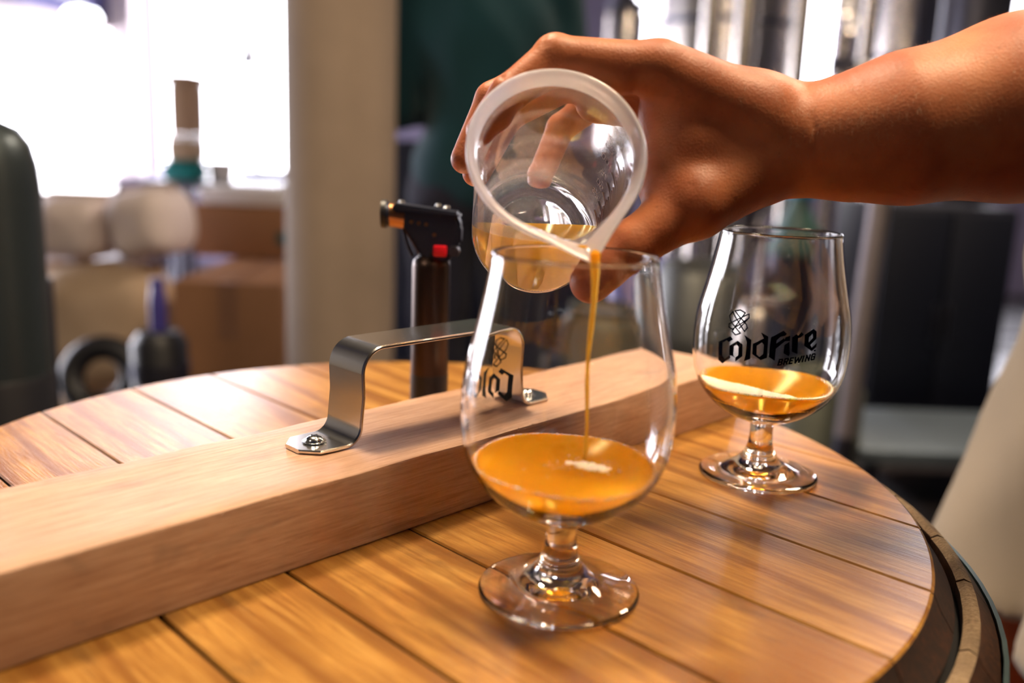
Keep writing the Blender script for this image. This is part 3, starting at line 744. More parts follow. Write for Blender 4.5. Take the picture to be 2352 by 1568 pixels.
digit('125', .34, gz[15]-.001)
link('graduations', from_bm(bm, 'graduations'), plain('moulded_marks', (.30, .20, .16), .3), cup, smooth=False)
# beer left in the cup: inner volume below the level plane through the lip
bm = bmesh.new()
pr = [(0, .00262), (.024, .00262), (RW0-.0042, .00282), (RW0-WT-.0006, .0053)]+[(rw(z)-WT+.00004, z) for z in np.linspace(.012, LC-.012, 9)]+[(RW1-WT+.0004, LC-.007), (RW1-.0003, LC-.0035), (0, LC-.0035)]
n = 120; rings = []
for r, z in pr:
    if r < 1e-6: rings.append([bm.verts.new((0, 0, z))]); continue
    rings.append([bm.verts.new(((r+spout(2*math.pi*k/n, z)*.96)*math.cos(2*math.pi*k/n), (r+spout(2*math.pi*k/n, z)*.96)*math.sin(2*math.pi*k/n), z)) for k in range(n)])
for A, B in zip(rings, rings[1:]):
    for k in range(n):
        k2 = (k+1) % n
        if len(A) == 1: bm.faces.new((A[0], B[k2], B[k]))
        elif len(B) == 1: bm.faces.new((A[k], A[k2], B[0]))
        else: bm.faces.new((A[k], A[k2], B[k2], B[k]))
inv = mc.inverted(); pc = inv @ (tip+Vector((0, 0, .0028))); pn = (inv.to_3x3() @ Vector((0, 0, 1))).normalized()
bmesh.ops.bisect_plane(bm, geom=list(bm.verts)+list(bm.edges)+list(bm.faces), plane_co=pc, plane_no=pn, clear_outer=True)
be = [e for e in bm.edges if e.is_boundary]; bmesh.ops.contextual_create(bm, geom=be)
cb = link('beer', from_bm(bm, 'beer_in_cup'), MT['beer_cup'], auto=30); cb.matrix_world = mc
tag(cb, 'pale amber beer left in the tilted plastic cup', 'beer')
# falling stream
z_end = ZB+.0603; z0 = tip.z+.0012
pts = []; rad = []
for k in range(26):
    t = k/25; z = z0+(z_end-z0)*t; pts.append((tip.x-.0003+.0006*math.sin(9*t), tip.y-.0022*min(1, math.sqrt(t)*1.2), z)); rad.append(.0013*(1-t)**4+.00085+.00010*math.sin(22*t))
pts = [tuple(tip+AX*(-.006)-down*.0030), tuple(tip+AX*(-.002)-down*.0016), tuple(tip+AX*.0004-down*.0001)]+pts; rad = [.0010, .0020, .0023]+rad
st = tube('beer_stream', pts, rad, MT['beer_cup'], n=20); tag(st, 'thin stream of beer falling from the cup lip into the front glass', 'beer')

# ------------------------------------------------------------------ hand and forearm
def hand():
    P = lambda x, y, d: np.array(dep(x, y, d))
    x0, x1 = dep(1000, 300, .45).x, .175
    xs = list(np.arange(x0, x1, .00105)); s = .00105
    while xs[-1] < .47: s = min(.0032, s*1.03); xs.append(xs[-1]+s)
    ys = np.arange(.355, .60, .0011); zs = np.arange(1.00, 1.235, .0011)
    pal = Field(xs, ys, zs)
    # forearm (slightly flattened: two parallel cores)
    el = np.array((.405, .47, 1.150)); FA = [((2960, 165, .475), .043, .495), ((2620, 192, .458), .0475, .488), ((2340, 250, .452), .0440, .475), ((2073, 297, .452), .0352, .478), ((1947, 317, .455), .0290, .483), ((1850, 326, .457), .0245, .484), ((1775, 318, .457), .0238, .484)]
    for (a, ra, d2), (b, rb, e2) in zip(FA, FA[1:]):
        pal.cone(P(*a), P(*b), ra, rb, .012); pal.cone(P(a[0], a[1]+4, d2), P(b[0], b[1]+4, e2), ra*.93, rb*.93, .012)
    # carpus and metacarpals
    IM, MM, RM, PM = P(1512, 158, .440), P(1520, 166, .461), P(1528, 186, .482), P(1538, 226, .502)
    for Mx, c_, r0, r1 in ((IM, (1730, 268, .452), .0200, .0128), (MM, (1740, 270, .464), .020, .0125), (RM, (1745, 290, .476), .020, .012), (PM, (1750, 310, .487), .0195, .0112)):
        pal.cone(P(*c_), Mx, r0, r1, .010); pal.cone(P(1810, 322, .47), P(*c_), .0235, r0, .012)
    # palm mass, web and thenar
    pal.cone(P(1740, 330, .462), P(1560, 290, .468), .0215, .0165, .012)
    pal.cone(P(1745, 370, .462), P(1585, 400, .462), .0195, .0165, .012)
    pal.cone(P(1760, 330, .455), P(1600, 330, .452), .020, .0165, .012)
    pal.cone(P(1740, 378, .456), P(1600, 455, .450), .0165, .0165, .012)
    pal.cone(P(1560, 200, .447), P(1545, 440, .453), .0130, .0135, .014)
    pal.cone(P(1510, 260, .452), P(1520, 420, .458), .0085, .0110, .012)
    pal.cone(P(1530, 250, .474), P(1370, 232, .482), .0130, .0105, .012); pal.cone(P(1530, 215, .500), P(1400, 200, .498), .0120, .0095, .010)
    fg = []
    def finger(pts, rr, kf=.0035, root=None, pad=None):
        f = pal.clone()
        for i in range(len(pts)-1): f.cone(pts[i], pts[i+1], rr[i], rr[i+1], kf)
        fg.append(f); return f
    # index, middle, ring, little
    ix = [P(1512, 158, .440), P(1275, 130, .432), P(1166, 216, .429), P(1104, 300, .431)]
    f1 = finger(ix, [.0122, .0098, .0084, .0070]); f1.ell(ix[1]+np.array((0, 0, .0008)), (.0102, .0100, .0098), .003); f1.cone(.62*ix[0]+.38*ix[1]+(0, 0, -.004), .3*ix[0]+.7*ix[1]+(0, 0, -.003), .0105, .0092, .005)
    f1.ell(.5*(ix[2]+ix[3])+(.001, .001, -.001), (.0078, .0078, .0078), .004)
    md = [P(1520, 170, .461), P(1275, 152, .456), P(1131, 228, .455), P(1068, 366, .455)]
    f2 = finger(md, [.0120, .0096, .0084, .0072]); f2.ell(md[1], (.0100, .0098, .0096), .003)
    rg = [P(1528, 196, .482), P(1300, 190, .481), P(1165, 262, .482), P(1092, 398, .484)]
    f3 = finger(rg, [.0115, .0092, .0080, .0070]); f3.ell(rg[1], (.0095, .0095, .0092), .003)
    pk = [P(1538, 226, .502), P(1385, 222, .514), P(1288, 292, .524), P(1240, 405, .524)]
    f4 = finger(pk, [.0105, .0092, .0082, .0074]); f4.ell(pk[1], (.0088, .0088, .0086), .003)
    th_ = [P(1735, 395, .457), P(1590, 470, .448), P(1446, 566, .443), P(1358, 646, .4430)]
    f5 = finger(th_, [.0150, .0150, .0118, .0106], .006); f5.ell(.45*th_[2]+.55*th_[3]+(-.001, .001, .0005), (.0122, .0118, .0118), .004); f5.ell(th_[1]+(0, -.001, 0), (.0160, .0155, .0158), .006)
    out = pal.clone(); out.F[:] = 9
    for f, k in ((f1, .010), (f2, .008), (f3, .008), (f4, .008), (f5, .014)):
        h = np.maximum(k-np.abs(pal.F-f.F), 0)/k; u = np.minimum(pal.F, f.F)-h*h*h*k/6
        # little flesh-to-flesh blend between neighbours
        k2 = .0012; h = np.maximum(k2-np.abs(out.F-u), 0)/k2; out.F = np.minimum(out.F, u)-h*h*h*k2/6
    # creases: knuckle wrinkles of the index, thumb joint folds, wrist fold
    def cre(a, b, dp, wd=.0010): out.groove(a, b, dp, wd)
    for dx, dp in ((-20, .0008), (-6, .0011), (9, .0012), (26, .0008)):
        q = P(1275+dx, 80, .432); cre(q+(0, -.007, -.003), q+(0, .007, -.003), dp, .0009); q2 = P(1268+dx, 105, .423); cre(q2, P(1272+dx*.9, 84, .428), dp*.8, .0009)
    cre(P(1150, 175, .424), P(1190, 225, .420), .0010, .001)
    cre(P(1412, 545, .437), P(1475, 575, .437), .0013, .0011); cre(P(1425, 590, .4385), P(1455, 622, .440), .0010, .0010)
    cre(P(1590, 430, .432), P(1560, 560, .437), .0006, .0016)
    cre(P(1865, 235, .430), P(1880, 400, .431), .0009, .0012); cre(P(1432, 205, .428), P(1480, 262, .432), .0016, .0018)
    # tendon of the thumb and hollow beside it
    out.groove(P(1700, 300, .432), P(1800, 330, .432), .0012, .008)
    return out
hf = hand(); me = hf.mesh('person')
co = np.empty(len(me.vertices)*3, np.float64); me.vertices.foreach_get('co', co); co = co.reshape(-1, 3)
ed = np.empty(len(me.edges)*2, np.int32); me.edges.foreach_get('vertices', ed); ed = ed.reshape(-1, 2)
for _ in range(2):      # two passes of light smoothing
    ac = np.zeros_like(co); ct = np.zeros(len(co)); np.add.at(ac, ed[:, 0], co[ed[:, 1]]); np.add.at(ac, ed[:, 1], co[ed[:, 0]]); np.add.at(ct, ed[:, 0], 1); np.add.at(ct, ed[:, 1], 1)
    co = .5*co+.5*ac/ct[:, None]
me.vertices.foreach_set('co', co.ravel()); me.update(); arm_me = me
# fine hair on the back of hand and forearm
nv = len(me.vertices); co = np.empty(nv*3, np.float32); me.vertices.foreach_get('co', co); co = co.reshape(-1, 3); nr = np.empty(nv*3, np.float32); me.vertices.foreach_get('normal', nr); nr = nr.reshape(-1, 3)
cand = np.where((co[:, 0] > .085) & (co[:, 0] < .33) & (nr[:, 2] > -.35) & (nr[:, 1] < .6))[0]
vs = []; fs = []
for i in rng.choice(cand, 4200):
    p = co[i]; nn = nr[i]; L_ = rng.uniform(.002, .0058) if p[0] > .12 else rng.uniform(.0012, .003); d = np.array((rng.normal(-.2, .5), rng.normal(0, .4), rng.normal(-.75, .35))); d -= nn*(d@nn); d = d/np.linalg.norm(d)+nn*rng.uniform(.12, .5)
    w_ = np.cross(d, nn); w_ = w_/(np.linalg.norm(w_)+1e-9)*.000028; b = len(vs)
    q = p+d*L_*.55; e = p+d*L_-nn*L_*.12
    vs += [p-w_, p+w_, q+w_*.8, q-w_*.8, e]; fs += [(b, b+1, b+2, b+3), (b+3, b+2, b+4)]
mh = bpy.data.meshes.new('arm_hair'); mh.from_pydata([tuple(v) for v in vs], [], fs)

# ------------------------------------------------------------------ blow torch behind the batten
tp = at(985, 905, .615); tp.z = ZB
t = empty('kitchen_torch', (tp.x, tp.y, ZB+.0004), 0, 'dark metal kitchen blow torch with a red lock button standing behind the batten', 'torch')
def tq(px, py, dy=0): v = at(px, py, tp.y+dy); return Vector((v.x-tp.x, v.y-tp.y, v.z-ZB))
lathe('base_plate', [(0, 0), (.029, 0), (.0295, .002), (.027, .004), (.014, .0055), (0, .0055)], MT['gunmetal'], t, 48).location = (-.011, 0, 0)
c0 = tq(990, 870); c1 = tq(990, 600); rc = (tq(1038, 700)-tq(950, 700)).length/2
lathe('base_cap', [(0, .0045), (rc*.96, .0045), (rc, .007), (rc, c0.z+.004), (0, c0.z+.004)], MT['black'], t, 40)
lathe('canister', [(0, c0.z+.0035), (rc*.99, c0.z+.0035), (rc*.99, c1.z-.004), (rc*.93, c1.z), (rc*.7, c1.z+.003), (0, c1.z+.0035)], MT['bronze'], t, 40)
lathe('collar', [(0, c1.z+.002), (rc*.66, c1.z+.002), (rc*.66, c1.z+.007), (0, c1.z+.007)], MT['black'], t, 32)
# head: side plate cut from an outline, with thickness
def plate(name, pix, th, mat, parent, bev=.0008, dy=0):
    bm = bmesh.new(); P = [tq(*p, dy) for p in pix]; a = [bm.verts.new(v+Vector((0, -th/2, 0))) for v in P]; bm.faces.new(a)
    r = bmesh.ops.extrude_face_region(bm, geom=list(bm.faces)); bmesh.ops.translate(bm, verts=[e for e in r['geom'] if isinstance(e, bmesh.types.BMVert)], vec=(0, th, 0))
    bmesh.ops.bevel(bm, geom=list(bm.edges), offset=bev, segments=2, affect='EDGES'); return link(name, from_bm(bm, name), mat, parent, auto=35)
plate('head_housing', [(925, 478), (1052, 494), (1062, 520), (1060, 560), (1040, 580), (1030, 604), (985, 604), (965, 582), (945, 545), (928, 520)], .017, MT['gunmetal'], t, .002)
plate('top_cover', [(905, 466), (1056, 488), (1060, 502), (905, 486)], .019, MT['gunmetal'], t, .0014)
a = tq(880, 492); b = tq(935, 500); tube('nozzle', [a, a*.97+b*.03, a*.4+b*.6, b], [.0084, .0082, .0076, .0076], MT['gunmetal'], t, 24)
n1 = tq(887, 493); tube('nozzle_sleeve', [a+Vector((.0012, 0, 0)), b-Vector((.001, 0, 0))], [.0079, .0079], MT['copper'], t, 24); tube('nozzle_ring', [a-Vector((.0008, 0, 0)), a+Vector((.0024, 0, 0))], [.0093, .0093], MT['black'], t, 24)
tube('trigger', [tq(925, 525), tq(935, 560), tq(948, 590)], [.0012, .0014, .0014], MT['gunmetal'], t, 10)
tube('frame_strut', [tq(928, 520), tq(958, 566), tq(975, 600)], [.0016, .0022, .0022], MT['bronze'], t, 10)
o = box('lock_button', tuple(tq(998, 586)-Vector((0, .0125, 0))), tuple(tq(1029, 562)-Vector((0, .006, 0))), MT['red'], t, .0012); tag(o, 'red lock button')
for px, py in ((925, 474), (1008, 482), (1028, 486)):
    s_ = lathe('screw_head', [(0, .0022), (.0016, .0018), (.0023, 0), (0, 0)], MT['screw'], t, 12); s_.location = tq(px, py)+Vector((0, -.004, .0022))
for px, py in ((948, 508), (965, 511), (982, 514), (1000, 538)):
    s_ = lathe('vent_hole', [(0, .0003), (.0012, .0003), (.0013, 0), (0, 0)], MT['copper'], t, 12); s_.location = tq(px, py)+Vector((0, -.0088, 0)); s_.rotation_euler = (math.pi/2, 0, 0)
o = lathe('fuel_dial', [(0, .006), (.0035, .006), (.004, .0), (0, 0)], MT['steel_dark'], t, 20); o.location = tq(1045, 575)+Vector((0, -.006, 0)); o.rotation_euler = (math.pi/2, 0, 0)

# ------------------------------------------------------------------ people in the background
def figure(name, loc, rz, label, skinm, shirtm, trouserm, height=1.78, shorts=False, lean=0.0, arms='down', sleeve=False, hem=None, reach=None):
    """standing adult; local x = right, y = forward"""
    k = height/1.78; g = .011
    F = Field(np.arange(-.42 if reach is None else -.50, .42, g), np.arange(-.30, .36, g), np.arange(-.02, 1.84, g))
    def A(s): return [np.array(p) for p in s]
    AR = {'down': [(.185, -.01, 1.45), (.235, -.03, 1.16), (.245, .06, .92), (.24, .09, .85), (.235, .11, .77)],
          'front': [(.185, -.01, 1.45), (.225, -.02, 1.15), (.10, .20, 1.10), (.04, .23, 1.09), (-.03, .24, 1.08)],
          'back': [(.185, -.01, 1.45), (.215, -.10, 1.17), (.06, -.17, .97), (.0, -.175, .95), (-.06, -.17, .94)]}[arms]
    def limbs(f, grow=0, arms=True, lg=True, lo=0):
        for s in (-1, 1):
            if arms and not (reach is not None and s < 0):
                sh, el_, wr, ha, ft = A([(s*a_[0], a_[1], a_[2]+(.0 if s > 0 else (0 if arms == 'down' else .05*(a_[1] not in (-.01, -.02, -.10))))) for a_ in AR])
                f.cone(sh, el_, .052, .042, .03); f.cone(el_, wr, .041, .027, .02); f.cone(wr, ha, .026, .034, .02); f.cone(ha, ft, .034, .014, .02); f.cone(ha, ha+np.array((-s*.02, .05, -.03)), .014, .010, .01)
            if lg:
                hp, kn, an, toe = A([(s*.095, 0, .90), (s*.10, .02+lean, .49), (s*.105, -.02, .09), (s*.115, .14, .035)])
                f.cone(hp, kn, .085, .056, .04); f.cone(kn, an, .056, .036, .03); f.cone(an, toe, .038, .030, .03)
        return f
    b = F.clone(); limbs(b)
    b.ell((0, 0, .96), (.165, .115, .12), .05); b.cone((0, 0, 1.0), (0, -.01, 1.30), .13, .125, .05); b.ell((0, -.005, 1.34), (.19, .125, .17), .06); b.cone((-.13, -.01, 1.44), (.13, -.01, 1.44), .065, .065, .05)
    b.cone((0, -.01, 1.45), (0, .005, 1.57), .058, .054, .03); b.ell((0, .01, 1.665), (.075, .095, .115), .02); b.ell((0, .04, 1.60), (.052, .06, .055), .02)
    b.cone((0, .100, 1.665), (0, .118, 1.635), .010, .014, .01); b.ell((-.077, 0, 1.655), (.012, .02, .03), .004); b.ell((.077, 0, 1.655), (.012, .02, .03), .004); b.ell((0, .098, 1.60), (.022, .012, .008), .006)
    root = empty(name, loc, rz, label, 'person'); root.scale = (k, k, k)
    for s in (-1, 1): e = lathe('eye', [(0, -.010), (.007, -.007), (.010, 0), (.007, .007), (0, .010)], MT['black'], root, 12); e.location = (s*.031, .094, 1.672)
    h = F.clone(); h.ell((0, -.018, 1.70), (.086, .098, .098), .01); h.cone((0, -.06, 1.66), (0, -.05, 1.60), .06, .045, .02)
    X, Y, Z = np.meshgrid(h.xs, h.ys, h.zs, indexing='ij', sparse=True); h.F = np.maximum(h.F, -(np.sqrt(X**2+(Y-.10)**2+(Z-1.62)**2)-.092).astype(np.float32)); link('hair', h.mesh('hair'), MT['hairdark'], root)
    # shirt = inflated torso and upper sleeves
    s_ = F.clone(); s_.ell((0, 0, .99), (.185, .140, .13), .05); s_.cone((0, 0, 1.0), (0, -.01, 1.30), .150, .145, .05); s_.ell((0, -.005, 1.34), (.208, .145, .185), .06); s_.cone((-.14, -.01, 1.44), (.14, -.01, 1.44), .078, .078, .05)
    for q in (-1, 1):
        if reach is not None and q < 0:
            u_ = np.array((-.185, -.01, 1.45)); e_ = np.array(reach); s_.cone(u_, u_*.42+e_*.58, .072, .068, .03); b.cone(u_, e_, .056, .043, .03); continue
        e_ = np.array(AR[1])*(q, 1, 1); u_ = np.array(AR[0])*(q, 1, 1)
        s_.cone(u_, e_ if sleeve else u_*.3+e_*.7, .070, .064 if not sleeve else .058, .03)
        if sleeve: w_ = np.array(AR[2])*(q, 1, 1)+(0, 0, .05 if q < 0 and arms != 'down' else 0); s_.cone(e_, w_, .058, .046, .03)
    nk = np.sqrt(X**2+(Y+.005)**2); cut = np.maximum(-(nk-.070), 1.42-Z+0*nk).astype(np.float32); wob = .006*np.sin(X*38+Z*9)*np.sin(Z*21+Y*17)
    s_.F = np.maximum(s_.F+wob.astype(np.float32), np.maximum(-np.maximum(.070-nk, 1.45-Z) if False else -9+0*nk, .90-Z).astype(np.float32))
    s_.F = np.maximum(s_.F, np.minimum(.068-nk, Z-1.46).astype(np.float32))
    link('shirt', s_.mesh('shirt'), shirtm, root)
    bo = link('body', b.mesh('body'), skinm, root)
    tr = F.clone()
    for q in (-1, 1):
        hp, kn, an = A([(q*.095, 0, .90), (q*.10, .02+lean, .49), (q*.105, -.02, .09)])
        if shorts:
            tr.cone(hp, hp*.08+kn*.92, .108, .098, .04); 
        else: tr.cone(hp, kn, .097, .072, .04); tr.cone(kn, an+(0, 0, .0), .072, .060, .03)
    tr.ell((0, 0, .95), (.178, .128, .12), .04); hem = hem or (.565 if shorts else .10)
    tr.F = np.maximum(tr.F+(.004*np.sin(X*45)*np.sin(Z*33+Y*20)).astype(np.float32), (hem-Z+0*X+0*Y).astype(np.float32)); link('shorts' if shorts else 'trousers', tr.mesh('trousers'), trouserm, root)
    for q in (-1, 1):
        sh = F.clone(); sh.cone((q*.105, -.03, .055), (q*.116, .15, .038), .052, .042, .02); sh.F = np.maximum(sh.F, (0.001-Z+0*X+0*Y).astype(np.float32)); sh.F = np.maximum(sh.F, (Z-.11+0*X+0*Y).astype(np.float32)); link('shoe', sh.mesh('shoe'), MT['shoe'], root)
    return root, bo
pp = at(1105, 300, 2.55)
figure('person', (pp.x, pp.y, 0), .12, 'person in a dark teal long-sleeved top standing behind the barrel, turned away', MT['skin'], MT['teal_shirt'], MT['denim'], 1.84, arms='front', sleeve=True)
EL = dep(2985, 165, .482); RX, RY = .628, .80; k_ = 1.80/1.78
rt_, bo_ = figure('person', (RX, RY, 0), math.radians(90), 'person in cream shirt and shorts at the right edge, bare arm tipping the plastic cup', MT['skin'], MT['cream'], MT['cream'], 1.80, shorts=True, lean=.11, arms='back', hem=.652, reach=((EL.y-RY)/k_, -(EL.x-RX)/k_, EL.z/k_))
bpy.context.view_layer.update()
bm = bmesh.new(); bm.from_mesh(bo_.data); nb0 = len(bm.verts); bm.from_mesh(arm_me)
inv_ = rt_.matrix_world.inverted(); bm.verts.ensure_lookup_table()
for v in bm.verts[nb0:]: v.co = inv_ @ v.co
bm.to_mesh(bo_.data); bm.free(); bo_.data.polygons.foreach_set('use_smooth', [True]*len(bo_.data.polygons))
o = link('arm_hair', mh, MT['hair'], rt_, smooth=False); o.matrix_parent_inverse = inv_; tag(o, kind='stuff')

# ------------------------------------------------------------------ left background
def place(px, py, Y): v = at(px, py, Y); return v
# tall gas cylinder close by at far left
p = at(-40, 500, 1.25); r = abs(at(86, 500, 1.25).x-p.x); zt = at(20, 272, 1.25).z
t = empty('gas_cylinder', (p.x, p.y, 0), 0, 'tall dark gas cylinder with rounded shoulder at the left edge', 'cylinder')
zc = at(60, 862, 1.25).z
lathe('shell', [(0, .03), (r*.92, .03), (r, .06), (r, zt-.09), (r*.97, zt-.06), (r*.88, zt-.032), (r*.7, zt-.012), (r*.4, zt-.002), (0, zt)], MT['cyl'], t, 64)
lathe('lower_band', [(r*1.0, .02), (r*1.02, .02), (r*1.02, zc), (r*1.0, zc+.003)], MT['black'], t, 64); lathe('foot_ring', [(r*.7, 0), (r*1.03, 0), (r*1.03, .035), (r*.7, .035)], MT['black'], t, 64, closed=True)
lathe('valve', [(0, zt-.005), (.02, zt-.005), (.02, zt+.03), (.012, zt+.035), (.012, zt+.06), (.03, zt+.06), (.03, zt+.075), (0, zt+.075)], MT['steel_dark'], t, 24)
# upright of a hand truck
q = at(112, 760, 1.45)
t = empty('hand_truck', (q.x, q.y, 0), 0, 'navy hand truck upright standing beside the dark gas cylinder', 'cart')
zt = at(108, 640, 1.45).z; tube('upright', [(0, 0, .02), (0, 0, zt)], .011, MT['navy'], t); tube('upright', [(.30, .25, .02), (.30, .25, .55)], .011, MT['navy'], t)
tube('crossbar', [(0, 0, .5), (.30, .25, .5)], .009, MT['navy'], t); box('toe_plate', (-.05, -.12, .01), (.34, .2, .02), MT['steel_dark'], t)
# sacks
def sack(px, py, Y, w, h, d, rz, mat, label, tilt=0, z=None):
    p = at(px, py, Y); p.z = z if z is not None else p.z; bm = bmesh.new(); bmesh.ops.create_cube(bm, size=1.0); bmesh.ops.subdivide_edges(bm, edges=list(bm.edges), cuts=9, use_grid_fill=True)
    for v in bm.verts:
        x_, y_, z_ = v.co*2
        f = (1-.22*abs(z_)**4); g = (1-.14*abs(x_)**4); pf = (abs(x_)**6+abs(z_)**6)
        v.co = Vector((x_*w/2*f, y_*d/2*g*(1-.5*min(1, pf)), z_*h/2*g)); n_ = .02*math.sin(9*v.co.x/w+px)*math.cos(7*v.co.z/h+py); v.co += Vector((n_*w*.6, n_*d, n_*h))
    r_ = bmesh.ops.recalc_face_normals(bm, faces=bm.faces)
    o = link('grain_sack', from_bm(bm, 'grain_sack'), mat); o.location = p; o.rotation_euler = (0, tilt, rz)
    tag(o, label, 'sack', 'grain sacks heaped at the left'); 
    sm = bmesh.new(); box_bm(sm, (-w*.42, -.006, 0), (w*.42, .006, .03)); so = link('seam', from_bm(sm, 'seam'), mat, o, smooth=False); so.location = (0, 0, h*.43); return o
sack(255, 742, 3.0, .42, .41, .30, .1, MT['sack'], 'upright tan grain sack in the middle of the left heap')
sack(250, 1160, 2.98, .46, .23, .36, -.05, MT['sack'], 'tan grain sack on the floor below the upright one', z=.118)
sack(150, 520, 3.9, .50, .26, .34, .1, MT['sack_white'], 'whitish grain sack on the back row, left of the post')
sack(150, 770, 3.72, .40, .56, .32, .1, MT['card2'], 'brown sack of the back row beside the gas cylinder', z=.285)
sack(188, 520, 3.04, .23, .20, .30, .05, MT['sack_white'], 'short white grain sack on top of the heap nearest the gas cylinder')
sack(352, 512, 3.02, .22, .22, .30, -.1, MT['sack_white'], 'white grain sack slumped on top beneath the white post', -.12)
# coil of dark hose leaning on the sacks
p = at(235, 865, 2.55); t = lathe('hose_coil', [(.085+.035*math.cos(a), .035*math.sin(a)) for a in np.linspace(0, 2*math.pi, 17)[:-1]], MT['black'], None, 40, closed=True); t.location = p; t.rotation_euler = (math.radians(70), .3, 0); tag(t, 'dark round hose coil resting on a crate against the tan sacks', 'hose')
t = empty('crate', (at(235, 930, 2.55).x, 2.55, 0), 0, 'low dark crate under the coil in front of the sacks', 'crate'); zc = p.z-.125
for k in range(4): box('slat', (-.15, -.11, zc*k/4+.01), (.15, -.09, zc*(k+1)/4-.015), MT['steel_dark'], t)
box('lid', (-.15, -.11, zc-.015), (.15, .11, zc), MT['steel_dark'], t); box('back', (-.15, .09, .0), (.15, .11, zc-.015), MT['steel_dark'], t)
def carton(px0, px1, py0, py1, Y, dep_, label, mat=None, rz=0, floor=False, lid=None):
    a = at(px0, py0, Y); b = at(px1, py1, Y); z1 = max(a.z, b.z); z0 = 0 if floor else min(a.z, b.z); w = abs(b.x-a.x)
    t = empty('cardboard_box', ((a.x+b.x)/2, Y, z0), rz, label, 'box', 'cartons stacked beside the column'); h = z1-z0; mat = mat or MT['card']
    box('carton_body', (-w/2, 0, 0), (w/2, dep_, h-.004), mat, t, .006); box('flap', (-w/2+.002, .002, h-.0045), (w/2-.002, dep_/2-.003, h), mat, t); box('flap', (-w/2+.002, dep_/2+.003, h-.0045), (w/2-.002, dep_-.002, h), mat, t)
    box('tape', (-.03, -.001, h*.72), (.03, .002, h-.001), MT['tape'], t); box('tape', (-.03, -.001, h-.001), (.03, dep_, h+.0008), MT['tape'], t)
    return t
carton(395, 655, 645, 1100, 2.75, .86, 'large brown carton on the floor next to the column', MT['card'], floor=False)
pz = min(at(395, 1100, 2.75).z, at(655, 1100, 2.75).z)
t = empty('pallet', (at(520, 900, 2.75).x, 2.96, 0), 0, 'low timber pallet under the large brown carton', 'pallet')
nh = pz-.001
for k in range(3): box('bearer', (-.24+.21*k-.02+.03, -.2, 0), (-.24+.21*k+.06, .66, nh-.0205), MT['card2'], t)
for k in range(8): box('deck_board', (-.24, -.2+.11*k, nh-.02), (.24, -.11+.11*k, nh-.0003), MT['card2'], t)
zt_ = at(520, 645, 2.75).z
def carton2(px0, px1, pyt, Y, dep_, zb, label, mat):
    a = at(px0, pyt, Y); b = at(px1, pyt, Y); w = b.x-a.x; h = (a.z+b.z)/2-zb
    t = empty('cardboard_box', ((a.x+b.x)/2, Y, zb), 0, label, 'box', 'cartons stacked beside the column')
    box('carton_body', (-w/2, 0, 0), (w/2, dep_, h-.004), mat, t, .006); box('flap', (-w/2+.002, .002, h-.0045), (w/2-.002, dep_/2-.003, h), mat, t); box('flap', (-w/2+.002, dep_/2+.003, h-.0045), (w/2-.002, dep_-.002, h), mat, t); return t, w, h
t, w, h = carton2(443, 672, 472, 3.30, .28, zt_+.0015, 'brown carton on top of the large one, round dark mark on its side', MT['card'])
o = lathe('round_mark', [(0, .002), (.025, .002), (.027, 0), (0, 0)], plain('green_grey_print', (.03, .08, .07), .6), t, 24); o.location = (w*.40, -.001, h*.40); o.rotation_euler = (math.pi/2, 0, 0)
ztop = zt_+.0015+h
a = at(470, 428, 3.38); b = at(668, 428, 3.38)
t = empty('storage_tray', ((a.x+b.x)/2, 3.36, ztop+.001), 0, 'white plastic tray lying on top of the brown cartons', 'tray'); hh = a.z-ztop
box('tray_base', (-(b.x-a.x)/2, -.04, 0), ((b.x-a.x)/2, .20, .012), MT['white'], t, .004)
for s, (x0_, x1_, y0_, y1_) in enumerate(((-1, 1, 0, 0), (-1, 1, 1, 1))):
    yy = -.04 if s == 0 else .19; box('tray_side', (-(b.x-a.x)/2, yy, .012), ((b.x-a.x)/2, yy+.01, hh), MT['white'], t, .003)
for s in (-1, 1): box('tray_side', (s*(b.x-a.x)/2-(.01 if s > 0 else 0), -.03, .012), (s*(b.x-a.x)/2+(.01 if s < 0 else 0), .19, hh), MT['white'], t, .003)
# shelving with odds and ends behind the cartons, against the big window
Ysh = 4.6
def tdiv(px, py): return at(px, py, Ysh)
t = empty('shelf_rack', (tdiv(420, 500).x, Ysh, 0), 0, 'dark post of a storage rack standing behind the cartons', 'rack'); x0_ = t.location.x
zs_ = tdiv(420, 428).z
for px in (412, 436): tube('rack_post', [(tdiv(px, 400).x-x0_, 0, 0), (tdiv(px, 400).x-x0_, 0, zs_)], .022, MT['steel_dark'], t)
box('rack_shelf', (-.16, -.12, zs_), (.50, .3, zs_+.03), MT['steel_dark'], t); tube('rack_post', [(.46, .25, 0), (.46, .25, zs_)], .02, MT['steel_dark'], t); tube('rack_post', [(-.14, .25, 0), (-.14, .25, zs_)], .02, MT['steel_dark'], t)
def onshelf(name, px0, px1, pyt, pyb, mat, label, cat, bev=.02, stack=None):
    a = tdiv(px0, pyt); b = tdiv(px1, pyb); w = b.x-a.x; zb = stack if stack is not None else zs_+.031; h = a.z-zb
    r_ = empty(name, ((a.x+b.x)/2, Ysh, zb), 0, label, cat); box('bin_body', (-w/2, -.1, 0), (w/2, .1, h*.82), mat, r_, bev); box('bin_lid', (-w/2-.006, -.106, h*.82+.001), (w/2+.006, .106, h), mat, r_, min(bev, .012)); return zb+h
z1 = onshelf('storage_bin', 386, 466, 366, 428, MT['teal'], 'teal plastic bin on the rack shelf in front of the window', 'bin')
z2 = onshelf('storage_bin', 398, 460, 308, 366, MT['sack'], 'tan tub stacked on the teal bin', 'bin', .015, z1+.001)
